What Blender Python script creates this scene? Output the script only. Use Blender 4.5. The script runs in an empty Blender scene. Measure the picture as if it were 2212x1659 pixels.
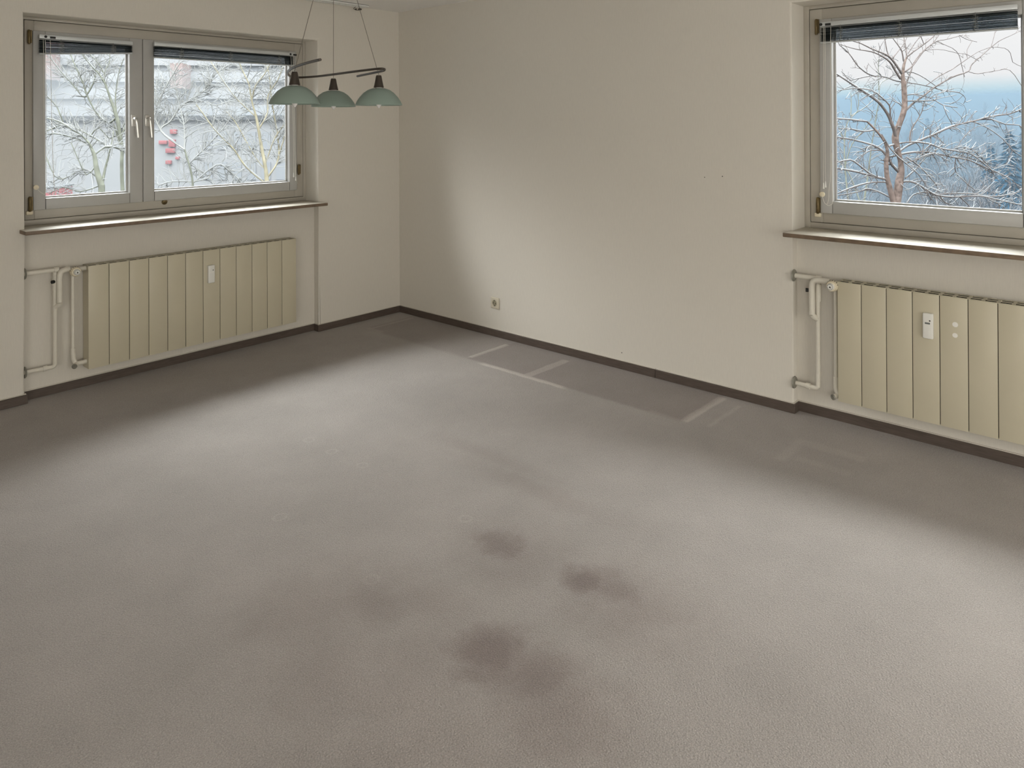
import bpy, bmesh, math, random
from mathutils import Vector, Matrix, Quaternion
PI = math.pi
sc = bpy.context.scene
COL = sc.collection

# ------------------------------------------------------------------ camera
W_PX, F_PX, CX, CY = 2212.0, 1591.9, 1106.0, 263.99
CAM = Vector((3.9586, 4.8188, 1.5567))
CR = Vector((-0.66762, 0.744487, -0.004762)); CU = Vector((-0.000687, 0.0057805, 0.999983)); CF = Vector((-0.744502, -0.667612, 0.003348))
cd = bpy.data.cameras.new('camera'); co = bpy.data.objects.new('camera', cd); COL.objects.link(co)
m = Matrix.Identity(4)
for i in range(3):
    m[i][0] = CR[i]; m[i][1] = CU[i]; m[i][2] = -CF[i]; m[i][3] = CAM[i]
co.matrix_world = m
cd.sensor_width = 36; cd.sensor_fit = 'HORIZONTAL'; cd.lens = F_PX/W_PX*36
cd.shift_y = (CY-829.5)/W_PX
cd.clip_start = .05; cd.clip_end = 2000
sc.camera = co
# ------------------------------------------------------------------ view, world sky
sc.view_settings.view_transform = 'Standard'; sc.view_settings.look = 'None'
sc.view_settings.exposure = 0.0; sc.view_settings.gamma = 1.0; sc.view_settings.use_curve_mapping = False
SKY_MID, SKY_HIGH = 11.3, 21.0
w = bpy.data.worlds.new('overcast_sky'); sc.world = w; w.use_nodes = True
nt = w.node_tree; nt.nodes.clear()
tc = nt.nodes.new('ShaderNodeTexCoord'); sx = nt.nodes.new('ShaderNodeSeparateXYZ'); rp = nt.nodes.new('ShaderNodeValToRGB')
mr = nt.nodes.new('ShaderNodeMapRange'); mr.inputs['From Min'].default_value = -.1; mr.inputs['From Max'].default_value = .9
bg = nt.nodes.new('ShaderNodeBackground'); wo = nt.nodes.new('ShaderNodeOutputWorld')
def lift(z0, z1, amount):                 # the overcast brightens from the misty horizon to the zenith
    n = nt.nodes.new('ShaderNodeMapRange'); n.interpolation_type = 'SMOOTHSTEP'
    for k, v in (('From Min', z0), ('From Max', z1), ('To Min', 0), ('To Max', amount)): n.inputs[k].default_value = v
    nt.links.new(sx.outputs['Z'], n.inputs['Value']); return n
l1, l2 = lift(.12, .45, SKY_MID), lift(.3, .85, SKY_HIGH)
st = nt.nodes.new('ShaderNodeMath'); st.inputs[1].default_value = 1.0
sm = nt.nodes.new('ShaderNodeMath'); nt.links.new(l1.outputs[0], sm.inputs[0]); nt.links.new(l2.outputs[0], sm.inputs[1]); az = nt.nodes.new('ShaderNodeMapRange'); az.inputs['From Min'].default_value = -1; az.inputs['From Max'].default_value = 0; az.inputs['To Min'].default_value = .62
nt.links.new(sx.outputs['X'], az.inputs['Value']); am = nt.nodes.new('ShaderNodeMath'); am.operation = 'MULTIPLY'    # a little darker over the wooded valley
nt.links.new(sm.outputs[0], am.inputs[0]); nt.links.new(az.outputs[0], am.inputs[1]); nt.links.new(am.outputs[0], st.inputs[0])
nt.links.new(tc.outputs['Generated'], sx.inputs[0]); nt.links.new(sx.outputs['Z'], mr.inputs['Value']); nt.links.new(mr.outputs[0], rp.inputs[0])
e = rp.color_ramp.elements
e[0].position = 0; e[0].color = (.5, .55, .6, 1)
e[1].position = 1; e[1].color = (.96, .985, 1, 1)
for p, c in ((.1, (.55, .72, .85, 1)), (.135, (.66, .84, .90, 1)), (.155, (.95, .93, .95, 1)), (.22, (1, .975, .985, 1))):
    k = rp.color_ramp.elements.new(p); k.color = c
nt.links.new(rp.outputs[0], bg.inputs['Color']); nt.links.new(st.outputs[0], bg.inputs['Strength'])
nt.links.new(bg.outputs[0], wo.inputs[0])

# ------------------------------------------------------------------ room numbers (metres)
AL, AR, ZT = 2.7027, .7837, 2.203        # niche edges of the left wall, lintel
BR, ZTR = 3.2915, 2.206                  # near edge of the right wall's niche
NW = AL-AR; ND = .06; RD = .17           # niche width, niche depth, reveal depth
ZS = .98; H = 2.5; RX, RY = 7.4, 8.6; TH = .3
FL = Matrix.Translation((AL, 0, 0)) @ Matrix.Rotation(PI, 4, 'Z')      # wall frames: x right, y into the wall, z up
FR = Matrix.Translation((0, BR, 0)) @ Matrix.Rotation(PI/2, 4, 'Z')

# added fill lamps outside unseen doors behind the camera, and portals in the window openings
def area(name, mw, sx_, sy_, power, col=(1, 1, 1), portal=False):
    l = bpy.data.lights.new(name, 'AREA'); l.shape = 'RECTANGLE'; l.size = sx_; l.size_y = sy_; l.energy = power; l.color = col
    l.cycles.is_portal = portal
    o = bpy.data.objects.new(name, l); COL.objects.link(o); o.matrix_world = mw
    return o
def face(F_, s, y, z):                   # area light looking out of the wall into the room, in a wall frame
    return F_ @ Matrix.Translation((s, y, z)) @ Matrix.Rotation(-PI/2, 4, 'X')
area('window_portal', face(FL, NW/2, .28, 1.6), 1.9, 1.2, 1, portal=True)
area('window_portal', face(FR, NW/2, .28, 1.6), 1.9, 1.2, 1, portal=True)
BD1 = (1.6, 5.0); BD2 = (4.9, 8.3)         # door openings: x range in the back wall, y range in the side wall
area('rear_fill_light', Matrix.Translation((sum(BD1)/2, RY+TH+.05, 1.1)) @ Matrix.Rotation(-PI/2, 4, 'X'), 3.4, 2.15, 106, (1, .93, .84))
area('rear_fill_light', Matrix.Translation((RX+TH+.05, sum(BD2)/2, 1.1)) @ Matrix.Rotation(PI/2, 4, 'Y') , 2.15, 3.4, 108, (1, .93, .84))

def at(U, V, ax, val):                     # the point of a plane that the photograph shows at a pixel
    d = CF + CR*((U-CX)/F_PX) - CU*((V-CY)/F_PX)
    return CAM + d*((val-CAM[ax])/d[ax])
def dep(U, V, z):
    return CAM + (CF + CR*((U-CX)/F_PX) - CU*((V-CY)/F_PX))*z

# ------------------------------------------------------------------ materials
def nd(nt, t, **kw):
    n = nt.nodes.new('ShaderNode'+t)
    for k, v in kw.items(): setattr(n, k, v)
    return n
def base_mat(name):
    m = bpy.data.materials.new(name); m.use_nodes = True
    nt = m.node_tree; b = nt.nodes['Principled BSDF']
    return m, nt, b
def mat(name, col, rough=.6, metal=0., noise=None, bump=None, spec=None, stretch=(1, 1, 1)):
    m, nt, b = base_mat(name)
    b.inputs['Base Color'].default_value = (*col, 1); b.inputs['Roughness'].default_value = rough; b.inputs['Metallic'].default_value = metal
    if spec is not None: b.inputs['Specular IOR Level'].default_value = spec
    if noise or bump:
        t = nd(nt, 'TexCoord'); mp = nd(nt, 'Mapping'); mp.inputs['Scale'].default_value = stretch
        nt.links.new(t.outputs['Object'], mp.inputs[0])
    if noise:
        n = nd(nt, 'TexNoise'); n.inputs['Scale'].default_value = noise[0]; n.inputs['Detail'].default_value = 4
        r = nd(nt, 'ValToRGB'); a = noise[1]
        r.color_ramp.elements[0].position = .3; r.color_ramp.elements[1].position = .7
        r.color_ramp.elements[0].color = (*[c*(1-a) for c in col], 1); r.color_ramp.elements[1].color = (*[min(1, c*(1+a)) for c in col], 1)
        nt.links.new(mp.outputs[0], n.inputs['Vector']); nt.links.new(n.outputs[0], r.inputs[0]); nt.links.new(r.outputs[0], b.inputs['Base Color'])
    if bump:
        n = nd(nt, 'TexNoise'); n.inputs['Scale'].default_value = bump[0]; n.inputs['Detail'].default_value = 3
        p = nd(nt, 'Bump'); p.inputs['Strength'].default_value = bump[1]; p.inputs['Distance'].default_value = .002
        nt.links.new(mp.outputs[0], n.inputs['Vector']); nt.links.new(n.outputs[0], p.inputs['Height']); nt.links.new(p.outputs[0], b.inputs['Normal'])
    return m
M = {}
M['wall'] = mat('woven_wallpaper', (.695, .655, .585), .85, noise=(60, .02), bump=(220, .25), spec=.2, stretch=(3, 3, .35))
M['ceiling'] = mat('white_ceiling_paint', (.88, .86, .83), .9, bump=(90, .2), spec=.2)
M['base'] = mat('brown_wood_skirting', (.092, .069, .056), .5, noise=(14, .22), stretch=(1, 1, 12))
M['strip'] = mat('pale_edge_strip', (.62, .57, .5), .7)
M['pvc'] = mat('white_window_frame', (.46, .452, .435), .35, noise=(8, .02))
M['pvc_old'] = mat('cream_window_trim', (.46, .427, .37), .45, noise=(8, .03))
M['joint'] = mat('dark_joint', (.06, .05, .04), .8)
M['rad'] = mat('cream_radiator_enamel', (.575, .525, .395), .38, noise=(5, .02))
M['gap_shade'] = mat('painted_gap_shade', (.010, .009, .008), .9, spec=.1)  # near-black, paints the shade of radiator gaps and slots
M['pipe'] = mat('cream_painted_pipe', (.72, .68, .59), .4, noise=(30, .03))
M['bracket'] = mat('grey_rosette_metal', (.27, .26, .22), .5, .3, noise=(40, .15))
M['plastic'] = mat('white_plastic', (.80, .79, .74), .35)
M['cream'] = mat('cream_plastic', (.78, .70, .53), .4)
M['black'] = mat('black_plastic', (.012, .012, .012), .5)
M['lcd'] = mat('grey_display', (.16, .17, .16), .12)
M['steel'] = mat('brushed_steel', (.55, .54, .51), .3, 1., noise=(50, .08))
M['silver'] = mat('satin_silver_handle', (.72, .70, .66), .32, .7)
M['bronze'] = mat('dark_bronze_metal', (.06, .048, .038), .4, .45, noise=(20, .15))
M['hinge'] = mat('aged_brass_hinge', (.17, .125, .06), .4, .7, noise=(30, .2))
M['slat'] = mat('dark_metal_slats', (.06, .08, .09), .2, .55, noise=(40, .12), stretch=(.1, 1, 6))
M['rail'] = mat('grey_blind_rail', (.60, .62, .62), .4, .2)
M['cord'] = mat('pale_cord', (.74, .71, .64), .8)
M['ladder'] = mat('grey_ladder_cord', (.22, .22, .20), .8)
M['wire'] = mat('dark_wire', (.20, .18, .15), .4, .6)
M['bulb'] = mat('frosted_bulb', (.85, .82, .80), .25)
M['socket_dark'] = mat('dark_socket_insert', (.30, .27, .19), .5, noise=(60, .3))  # mottled tone, darker than the plate
M['sock'] = mat('beige_socket_plate', (.66, .60, .48), .35)
M['rail_ceiling'] = mat('white_curtain_track', (.80, .80, .77), .4)
M['mark'] = mat('dark_drill_hole', (.05, .045, .04), .9)
M['spot_and_glare'] = mat('paint_spot_and_glare', (.85, .83, .78), .7)  # bare paint spots; also paints the reflection on one meter display

def sill_mat():
    m, nt, b = base_mat('stone_sill_top')
    t = nd(nt, 'TexCoord'); n = nd(nt, 'TexNoise'); n.inputs['Scale'].default_value = 9; n.inputs['Detail'].default_value = 6
    r = nd(nt, 'ValToRGB'); r.color_ramp.elements[0].position = .35; r.color_ramp.elements[1].position = .65
    r.color_ramp.elements[0].color = (.44, .40, .33, 1); r.color_ramp.elements[1].color = (.52, .48, .40, 1)
    nt.links.new(t.outputs['Object'], n.inputs['Vector']); nt.links.new(n.outputs[0], r.inputs[0]); nt.links.new(r.outputs[0], b.inputs['Base Color'])
    b.inputs['Roughness'].default_value = .55
    return m
M['sill'] = sill_mat()
M['sill_edge'] = mat('brown_sill_edge', (.19, .135, .09), .5, noise=(25, .2))

def glass_mat():
    m, nt, b = base_mat('window_glass'); nt.nodes.remove(b)
    o = nt.nodes['Material Output']; mx = nd(nt, 'MixShader'); tr = nd(nt, 'BsdfTransparent'); gl = nd(nt, 'BsdfGlossy'); fr = nd(nt, 'Fresnel')
    tr.inputs[0].default_value = (.95, .965, .96, 1); gl.inputs['Roughness'].default_value = 0.0; gl.inputs['Color'].default_value = (.6, .6, .6, 1); fr.inputs[0].default_value = 1.15
    nt.links.new(fr.outputs[0], mx.inputs[0]); nt.links.new(tr.outputs[0], mx.inputs[1]); nt.links.new(gl.outputs[0], mx.inputs[2]); nt.links.new(mx.outputs[0], o.inputs[0])
    return m
M['glass'] = glass_mat()
def shade_mat():
    m, nt, b = base_mat('frosted_green_glass'); o = nt.nodes['Material Output']
    b.inputs['Base Color'].default_value = (.38, .47, .415, 1); b.inputs['Roughness'].default_value = .3
    tl = nd(nt, 'BsdfTranslucent'); tl.inputs[0].default_value = (.42, .51, .455, 1); mx = nd(nt, 'MixShader'); mx.inputs[0].default_value = .4
    nt.links.new(b.outputs[0], mx.inputs[1]); nt.links.new(tl.outputs[0], mx.inputs[2]); nt.links.new(mx.outputs[0], o.inputs[0])
    return m
M['shade'] = shade_mat()

def carpet():
    m, nt, b = base_mat('beige_grey_carpet'); L = nt.links.new
    t = nd(nt, 'TexCoord'); s = nd(nt, 'SeparateXYZ'); L(t.outputs['Object'], s.inputs[0])
    # wobble so the marks have soft, uneven borders
    wn = nd(nt, 'TexNoise'); wn.inputs['Scale'].default_value = 9; wn.inputs['Detail'].default_value = 4; L(t.outputs['Object'], wn.inputs['Vector'])
    wob = nd(nt, 'MapRange'); wob.inputs['To Min'].default_value = -.012; wob.inputs['To Max'].default_value = .012; L(wn.outputs[0], wob.inputs[0])
    def mth(op, a, b_=None):
        n = nd(nt, 'Math', operation=op)
        for i, v in enumerate((a, b_)):
            if v is None: continue
            if isinstance(v, (int, float)): n.inputs[i].default_value = v
            else: L(v, n.inputs[i])
        return n.outputs[0]
    X = mth('ADD', s.outputs[0], wob.outputs[0]); Y = mth('ADD', s.outputs[1], wob.outputs[0])
    def step(v, a, b_, lo=0., hi=1.):
        n = nd(nt, 'MapRange', interpolation_type='SMOOTHSTEP'); L(v, n.inputs[0])
        n.inputs['From Min'].default_value = a; n.inputs['From Max'].default_value = b_; n.inputs['To Min'].default_value = lo; n.inputs['To Max'].default_value = hi
        return n.outputs[0]
    def band(v, a, b_, q): return mth('MULTIPLY', step(v, a-q, a+q), step(v, b_-q, b_+q, 1., 0.))
    def boxm(x0, x1, y0, y1, q=.008, qx=None): return mth('MULTIPLY', band(X, x0, x1, qx or q), band(Y, y0, y1, q))
    sn_ = nd(nt, 'TexNoise'); sn_.inputs['Scale'].default_value = 7; sn_.inputs['Detail'].default_value = 8; sn_.inputs['Roughness'].default_value = .72; L(t.outputs['Object'], sn_.inputs['Vector'])
    sw = mth('MULTIPLY', mth('SUBTRACT', sn_.outputs[0], .5), 2.4)
    def ell(cx, cy, rx, ry, soft):
        dx = mth('DIVIDE', mth('SUBTRACT', X, cx), rx); dy = mth('DIVIDE', mth('SUBTRACT', Y, cy), ry)
        d = mth('SQRT', mth('ADD', mth('MULTIPLY', dx, dx), mth('MULTIPLY', dy, dy)))
        return d, step(mth('ADD', d, sw) if rx > .05 else d, 1-soft*1.3, 1+soft*1.1, 1., 0.)
    def total(ms):
        r = ms[0]
        for q in ms[1:]: r = mth('MAXIMUM', r, q)
        return r
    light = total([boxm(.10, .47, 1.285, 1.325), mth('MULTIPLY', band(X, .49, .53, .008), band(Y, 1.45, 2.13, .05)), boxm(.10, .50, 1.80, 1.86),
                   mth('MULTIPLY', boxm(.04, .49, 2.88, 2.93), .8), mth('MULTIPLY', boxm(.06, .50, .225, .25), .6), mth('MULTIPLY', boxm(.46, .50, .2, .38, .01), .4),
                   mth('MULTIPLY', boxm(.47, .50, 2.7, 2.93, .01), .35), mth('MULTIPLY', boxm(.1, .47, 3.02, 3.045, .01), .3),
                   mth('MULTIPLY', boxm(.30, .37, 3.43, 3.75, .02), .25), mth('MULTIPLY', boxm(.30, .6, 3.43, 3.48, .02), .25), mth('MULTIPLY', boxm(.5, .55, 3.5, 3.75, .02), .2)])
    unf = total([mth('MULTIPLY', boxm(-.1, .5, 1.3, 2.9, .02), .75), mth('MULTIPLY', boxm(-.1, .5, .2, 1.3, .03), .5)])
    st = total([mth('MULTIPLY', ell(*q[:4], q[4])[1], q[5]) for q in (
        (1.95, 2.96, .085, .11, .7, .8), (1.97, 3.03, .16, .2, .8, .3), (1.92, 3.31, .065, .085, .65, .95), (1.90, 3.42, .085, .12, .75, .7), (1.93, 3.52, .16, .18, .8, .4),
        (2.385, 3.31, .12, .11, .65, .9), (2.37, 3.45, .11, .12, .75, .75), (2.43, 3.60, .16, .16, .8, .5), (2.47, 2.86, .10, .16, .8, .45), (2.36, 2.98, .10, .2, .8, .32), (2.62, 2.75, .2, .2, .85, .35),
        (2.62, 3.2, .22, .2, .85, .28), (2.85, 3.5, .3, .3, .9, .3), (1.55, 2.75, .06, .35, .85, .28), (1.45, 2.45, .05, .3, .85, .25), (2.75, 3.05, .15, .2, .85, .3))])
    rings = []
    for cx, cy in ((2.40, 2.766), (2.391, 2.162), (1.913, 2.726), (1.904, 2.046), (1.913, 1.819), (1.912, 1.624)):
        d, _ = ell(cx, cy, .026, .026, .2); rings.append(mth('MULTIPLY', step(d, .62, .85), step(d, 1., 1.3, 1., 0.)))
    ring = total(rings)
    big = nd(nt, 'TexNoise'); big.inputs['Scale'].default_value = 2.1; big.inputs['Detail'].default_value = 6; big.inputs['Roughness'].default_value = .6; L(t.outputs['Object'], big.inputs['Vector'])
    fine = nd(nt, 'TexNoise'); fine.inputs['Scale'].default_value = 260; fine.inputs['Detail'].default_value = 2; L(t.outputs['Object'], fine.inputs['Vector'])
    vor = nd(nt, 'TexVoronoi'); vor.inputs['Scale'].default_value = 190; L(t.outputs['Object'], vor.inputs['Vector'])
    f = mth('ADD', mth('MULTIPLY', mth('SUBTRACT', big.outputs[0], .5), .42), mth('MULTIPLY', mth('SUBTRACT', fine.outputs[0], .5), .95))
    f = mth('ADD', f, 1.)
    f = mth('MULTIPLY', f, mth('SUBTRACT', 1.06, mth('MULTIPLY', vor.outputs['Distance'], .14)))
    f = mth('MULTIPLY', f, mth('ADD', 1., mth('MULTIPLY', light, .42)))
    f = mth('MULTIPLY', f, mth('ADD', 1., mth('MULTIPLY', ring, .09)))
    f = mth('MULTIPLY', f, mth('SUBTRACT', 1., mth('MULTIPLY', st, .31)))
    f = mth('MULTIPLY', f, mth('SUBTRACT', 1., mth('MULTIPLY', unf, .25)))
    mx = nd(nt, 'Mix', data_type='RGBA'); mx.inputs['A'].default_value = (.338, .307, .283, 1); mx.inputs['B'].default_value = (.29, .238, .215, 1)
    L(total([st, mth('MULTIPLY', unf, .6)]), mx.inputs['Factor'])
    vm = nd(nt, 'VectorMath', operation='SCALE'); L(mx.outputs['Result'], vm.inputs[0]); L(f, vm.inputs['Scale'])
    L(vm.outputs[0], b.inputs['Base Color']); b.inputs['Roughness'].default_value = .95; b.inputs['Specular IOR Level'].default_value = .1
    b.inputs['Sheen Weight'].default_value = .15
    bp = nd(nt, 'Bump'); bp.inputs['Strength'].default_value = .5; bp.inputs['Distance'].default_value = .004
    L(vor.outputs['Distance'], bp.inputs['Height']); L(bp.outputs[0], b.inputs['Normal'])
    return m
M['carpet'] = carpet()

# ------------------------------------------------------------------ mesh helpers
class MB:
    def __init__(s): s.bm = bmesh.new()
    def box(s, x0, x1, y0, y1, z0, z1, bev=0, seg=2):
        x0, x1 = sorted((x0, x1)); y0, y1 = sorted((y0, y1)); z0, z1 = sorted((z0, z1))
        v = [s.bm.verts.new(p) for p in ((x0, y0, z0), (x1, y0, z0), (x1, y1, z0), (x0, y1, z0), (x0, y0, z1), (x1, y0, z1), (x1, y1, z1), (x0, y1, z1))]
        fs = [s.bm.faces.new([v[i] for i in q]) for q in ((3, 2, 1, 0), (4, 5, 6, 7), (0, 1, 5, 4), (1, 2, 6, 5), (2, 3, 7, 6), (3, 0, 4, 7))]
        if bev:
            es = list({e for f in fs for e in f.edges})
            bmesh.ops.bevel(s.bm, geom=es, offset=bev, segments=seg, profile=.5, affect='EDGES')
        return s
    def quad(s, *ps): s.bm.faces.new([s.bm.verts.new(p) for p in ps]); return s
    def tube(s, pts, rad, n=8, cap=True):
        pts = [Vector(p) for p in pts]; k = len(pts)
        if not hasattr(rad, '__len__'): rad = [rad]*k
        rings = []; a = None
        for i, p in enumerate(pts):
            t = (pts[min(i+1, k-1)]-pts[max(i-1, 0)])
            if t.length < 1e-9: t = Vector((0, 0, 1))
            t.normalize()
            if a is None: a = t.orthogonal().normalized()
            else:
                a = a - t*a.dot(t)
                a = t.orthogonal().normalized() if a.length < 1e-6 else a.normalized()
            b = t.cross(a)
            rings.append([s.bm.verts.new(p+(a*math.cos(2*PI*j/n)+b*math.sin(2*PI*j/n))*rad[i]) for j in range(n)])
        for i in range(k-1):
            for j in range(n):
                s.bm.faces.new((rings[i][j], rings[i][(j+1) % n], rings[i+1][(j+1) % n], rings[i+1][j]))
        if cap:
            s.bm.faces.new(rings[0][::-1]); s.bm.faces.new(rings[-1])
        return s
    def lathe(s, prof, o=(0, 0, 0), ax=(0, 0, 1), n=24, close=True):
        o = Vector(o); q = Vector((0, 0, 1)).rotation_difference(Vector(ax).normalized())
        rings = []
        for r, z in prof:
            if r < 1e-6: rings.append([s.bm.verts.new(o+q @ Vector((0, 0, z)))])
            else: rings.append([s.bm.verts.new(o+q @ Vector((r*math.cos(2*PI*j/n), r*math.sin(2*PI*j/n), z))) for j in range(n)])
        for a, b in zip(rings, rings[1:]):
            for j in range(n):
                k = (j+1) % n
                if len(a) == 1 and len(b) == 1: continue
                if len(a) == 1: s.bm.faces.new((a[0], b[k], b[j]))
                elif len(b) == 1: s.bm.faces.new((a[j], a[k], b[0]))
                else: s.bm.faces.new((a[j], a[k], b[k], b[j]))
        if close:
            if len(rings[0]) > 1: s.bm.faces.new(rings[0][::-1])
            if len(rings[-1]) > 1: s.bm.faces.new(rings[-1])
        return s
    def build(s, name, mt, parent=None, org=(0, 0, 0), ang=38, weld=False):
        if weld: bmesh.ops.remove_doubles(s.bm, verts=s.bm.verts, dist=1e-5)
        bmesh.ops.recalc_face_normals(s.bm, faces=s.bm.faces)
        if any(org): bmesh.ops.translate(s.bm, verts=s.bm.verts, vec=-Vector(org))
        me = bpy.data.meshes.new(name); s.bm.to_mesh(me); s.bm.free()
        for p in me.polygons: p.use_smooth = True
        me.set_sharp_from_angle(angle=math.radians(ang))
        for x in (mt if isinstance(mt, (list, tuple)) else [mt]): me.materials.append(M[x])
        o = bpy.data.objects.new(name, me); COL.objects.link(o)
        if parent: o.parent = parent
        return o
def tag(o, label=None, cat=None, group=None, kind=None):
    for k, v in (('label', label), ('category', cat), ('group', group), ('kind', kind)):
        if v: o[k] = v
    return o
def thing(name, label, cat, mw, group=None, kind=None):
    o = bpy.data.objects.new(name, None); COL.objects.link(o); o.empty_display_size = .1; o.matrix_world = mw
    return tag(o, label, cat, group, kind)
def struct(o, label, cat): return tag(o, label, cat, None, 'structure')
def catmull(pts, k):
    P = [Vector(p) for p in pts]; out = []
    for i in range(len(P)-1):
        a, b, c, d = P[max(i-1, 0)], P[i], P[i+1], P[min(i+2, len(P)-1)]
        for j in range(k):
            t = j/k
            out.append(.5*((2*b)+(c-a)*t+(2*a-5*b+4*c-d)*t*t+(3*b-a-3*c+d)*t**3))
    out.append(P[-1]); return out

# ------------------------------------------------------------------ room shell
b = MB(); b.box(-TH, RX+TH, -TH, RY+TH, -.1, 0)
struct(b.build('floor', 'carpet'), 'beige grey carpet floor with stains and furniture marks', 'floor')
b = MB(); b.box(-TH, RX+TH, -TH, RY+TH, H, H+.15)
struct(b.build('ceiling', 'ceiling'), 'white plaster ceiling above the room', 'ceiling')

def window_wall(name, F_, s0, s1, zt, label):
    b = MB(); bm = b.bm
    S = [s0, 0, NW, s1]; Z = [0, ZS-.022, zt, H]
    vs = {}
    def v(x, y, z):
        k = (round(x, 5), round(y, 5), round(z, 5))
        if k not in vs: vs[k] = bm.verts.new(k)
        return vs[k]
    def q(*p): bm.faces.new([v(*c) for c in p])
    for i in range(3):
        for j in range(3):
            if i == 1 and j < 2: continue
            q((S[i], 0, Z[j]), (S[i+1], 0, Z[j]), (S[i+1], 0, Z[j+1]), (S[i], 0, Z[j+1]))
    q((0, ND, Z[0]), (NW, ND, Z[0]), (NW, ND, Z[1]), (0, ND, Z[1]))                      # back of the radiator niche
    q((0, ND, Z[1]), (NW, ND, Z[1]), (NW, TH, Z[1]), (0, TH, Z[1]))
    for x in (0, NW):
        q((x, 0, Z[0]), (x, ND, Z[0]), (x, ND, Z[1]), (x, 0, Z[1]))
        q((x, 0, Z[1]), (x, ND, Z[1]), (x, TH, Z[1]), (x, TH, zt), (x, 0, zt))
    q((0, 0, zt), (NW, 0, zt), (NW, TH, zt), (0, TH, zt))
    for i in range(3):
        for j in range(3):
            if i == 1 and j == 1: continue
            q((S[i], TH, Z[j]), (S[i+1], TH, Z[j]), (S[i+1], TH, Z[j+1]), (S[i], TH, Z[j+1]))
    q((s0, 0, 0), (s0, TH, 0), (s0, TH, H), *[(s0, 0, z) for z in (zt, Z[1])][:0], (s0, 0, H))
    q((s1, 0, 0), (s1, TH, 0), (s1, TH, H), (s1, 0, H))
    bm.edges.ensure_lookup_table()
    sel = []
    for e in bm.edges:
        a, c = e.verts[0].co, e.verts[1].co
        if abs(a.y) < 1e-6 and abs(c.y) < 1e-6:
            if abs(a.x-c.x) < 1e-6 and (abs(a.x) < 1e-6 or abs(a.x-NW) < 1e-6) and max(a.z, c.z) <= zt+1e-4: sel.append(e)
            if abs(a.z-zt) < 1e-6 and abs(c.z-zt) < 1e-6 and abs(a.x-c.x) > NW-.01 and min(a.x, c.x) > -1e-4 and max(a.x, c.x) < NW+1e-4: sel.append(e)
    bmesh.ops.bevel(bm, geom=sel, offset=.014, segments=4, profile=.5, affect='EDGES')
    o = b.build(name, 'wall', ang=50); o.matrix_world = F_
    return struct(o, label, 'wall')
window_wall('wall_left', FL, AL-RX-TH, AL+TH, ZT, 'cream papered wall with the two-sash window and radiator niche')
window_wall('wall_right', FR, -BR, RY-BR, ZTR, 'cream papered wall with socket and the window onto the bare tree')

def plain_wall(name, horiz, fix, a0, a1, o0, o1, label):
    b = MB()
    for u0, u1, z0, z1 in ((a0, o0, 0, H), (o1, a1, 0, H), (o0, o1, 2.2, H)):
        if horiz: b.box(u0, u1, fix, fix+TH, z0, z1)
        else: b.box(fix, fix+TH, u0, u1, z0, z1)
    return struct(b.build(name, 'wall'), label, 'wall')
plain_wall('wall_back', True, RY, -TH, RX+TH, *BD1, 'cream wall behind the viewer with an added glazed door')
plain_wall('wall_side', False, RX, 0, RY, *BD2, 'cream side wall with an added glazed door')
def added_door(name, horiz, fix, o0, o1, label):  # unseen door added to bring in the fill light
    b = MB(); g = MB(); mid = (o0+o1)/2
    t = thing(name, label, 'door', Matrix.Identity(4), kind='structure')
    def bx(B, u0, u1, d0, d1, z0, z1, bev=.004):
        if horiz: B.box(u0, u1, fix+d0, fix+d1, z0, z1, bev)
        else: B.box(fix+d0, fix+d1, u0, u1, z0, z1, bev)
    for u0, u1, z0, z1 in ((o0, o0+.09, 0, 2.2), (o1-.09, o1, 0, 2.2), (mid-.08, mid+.08, 0, 2.2), (o0+.09, o1-.09, 2.1, 2.2), (o0+.09, o1-.09, 0, .1)): bx(b, u0, u1, .12, .19, z0, z1)
    bx(g, o0+.09, mid-.08, .15, .154, .1, 2.1, 0); bx(g, mid+.08, o1-.09, .15, .154, .1, 2.1, 0)
    b.build('door_frame', 'pvc', t); g.build('pane', 'glass', t)
added_door('door_1', True, RY, *BD1, 'white glazed door added behind the viewer for fill light')
added_door('door_2', False, RX, *BD2, 'white glazed door added in the side wall for fill light')

# skirting boards
BB, BT = .05, .012
def skirting(name, F_, s0, s1, joints, label):
    t = thing(name, label, 'skirting', F_, kind='structure')
    def run(B, z0, z1, th):
        jj = sorted([s0]+joints+[-.0])
        a = s0
        for j in [x for x in joints if x < 0]: B.box(a, j-.0012, -th, 0, z0, z1, .0015, 1); a = j+.0012
        B.box(a, th, -th, 0, z0, z1, .0015, 1)
        B.box(0, th, 0, ND, z0, z1); B.box(th, NW-th, ND-th, ND, z0, z1); B.box(NW-th, NW, 0, ND, z0, z1)
        a = NW-th
        for j in [x for x in joints if x > 0]: B.box(a, j-.0012, -th, 0, z0, z1, .0015, 1); a = j+.0012
        B.box(a, s1, -th, 0, z0, z1, .0015, 1)
    B = MB(); run(B, 0, BB, BT); B.build('skirting_board', 'base', t)
    B = MB(); run(B, BB, BB+.005, .006); B.build('edge_strip', 'strip', t)
skirting('baseboard_left', FL, AL-RX, AL, [], 'brown wooden skirting along the left window wall')
skirting('baseboard_right', FR, -BR+BT, RY-BR, [2.447-BR], 'brown wooden skirting along the wall with the socket')

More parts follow.
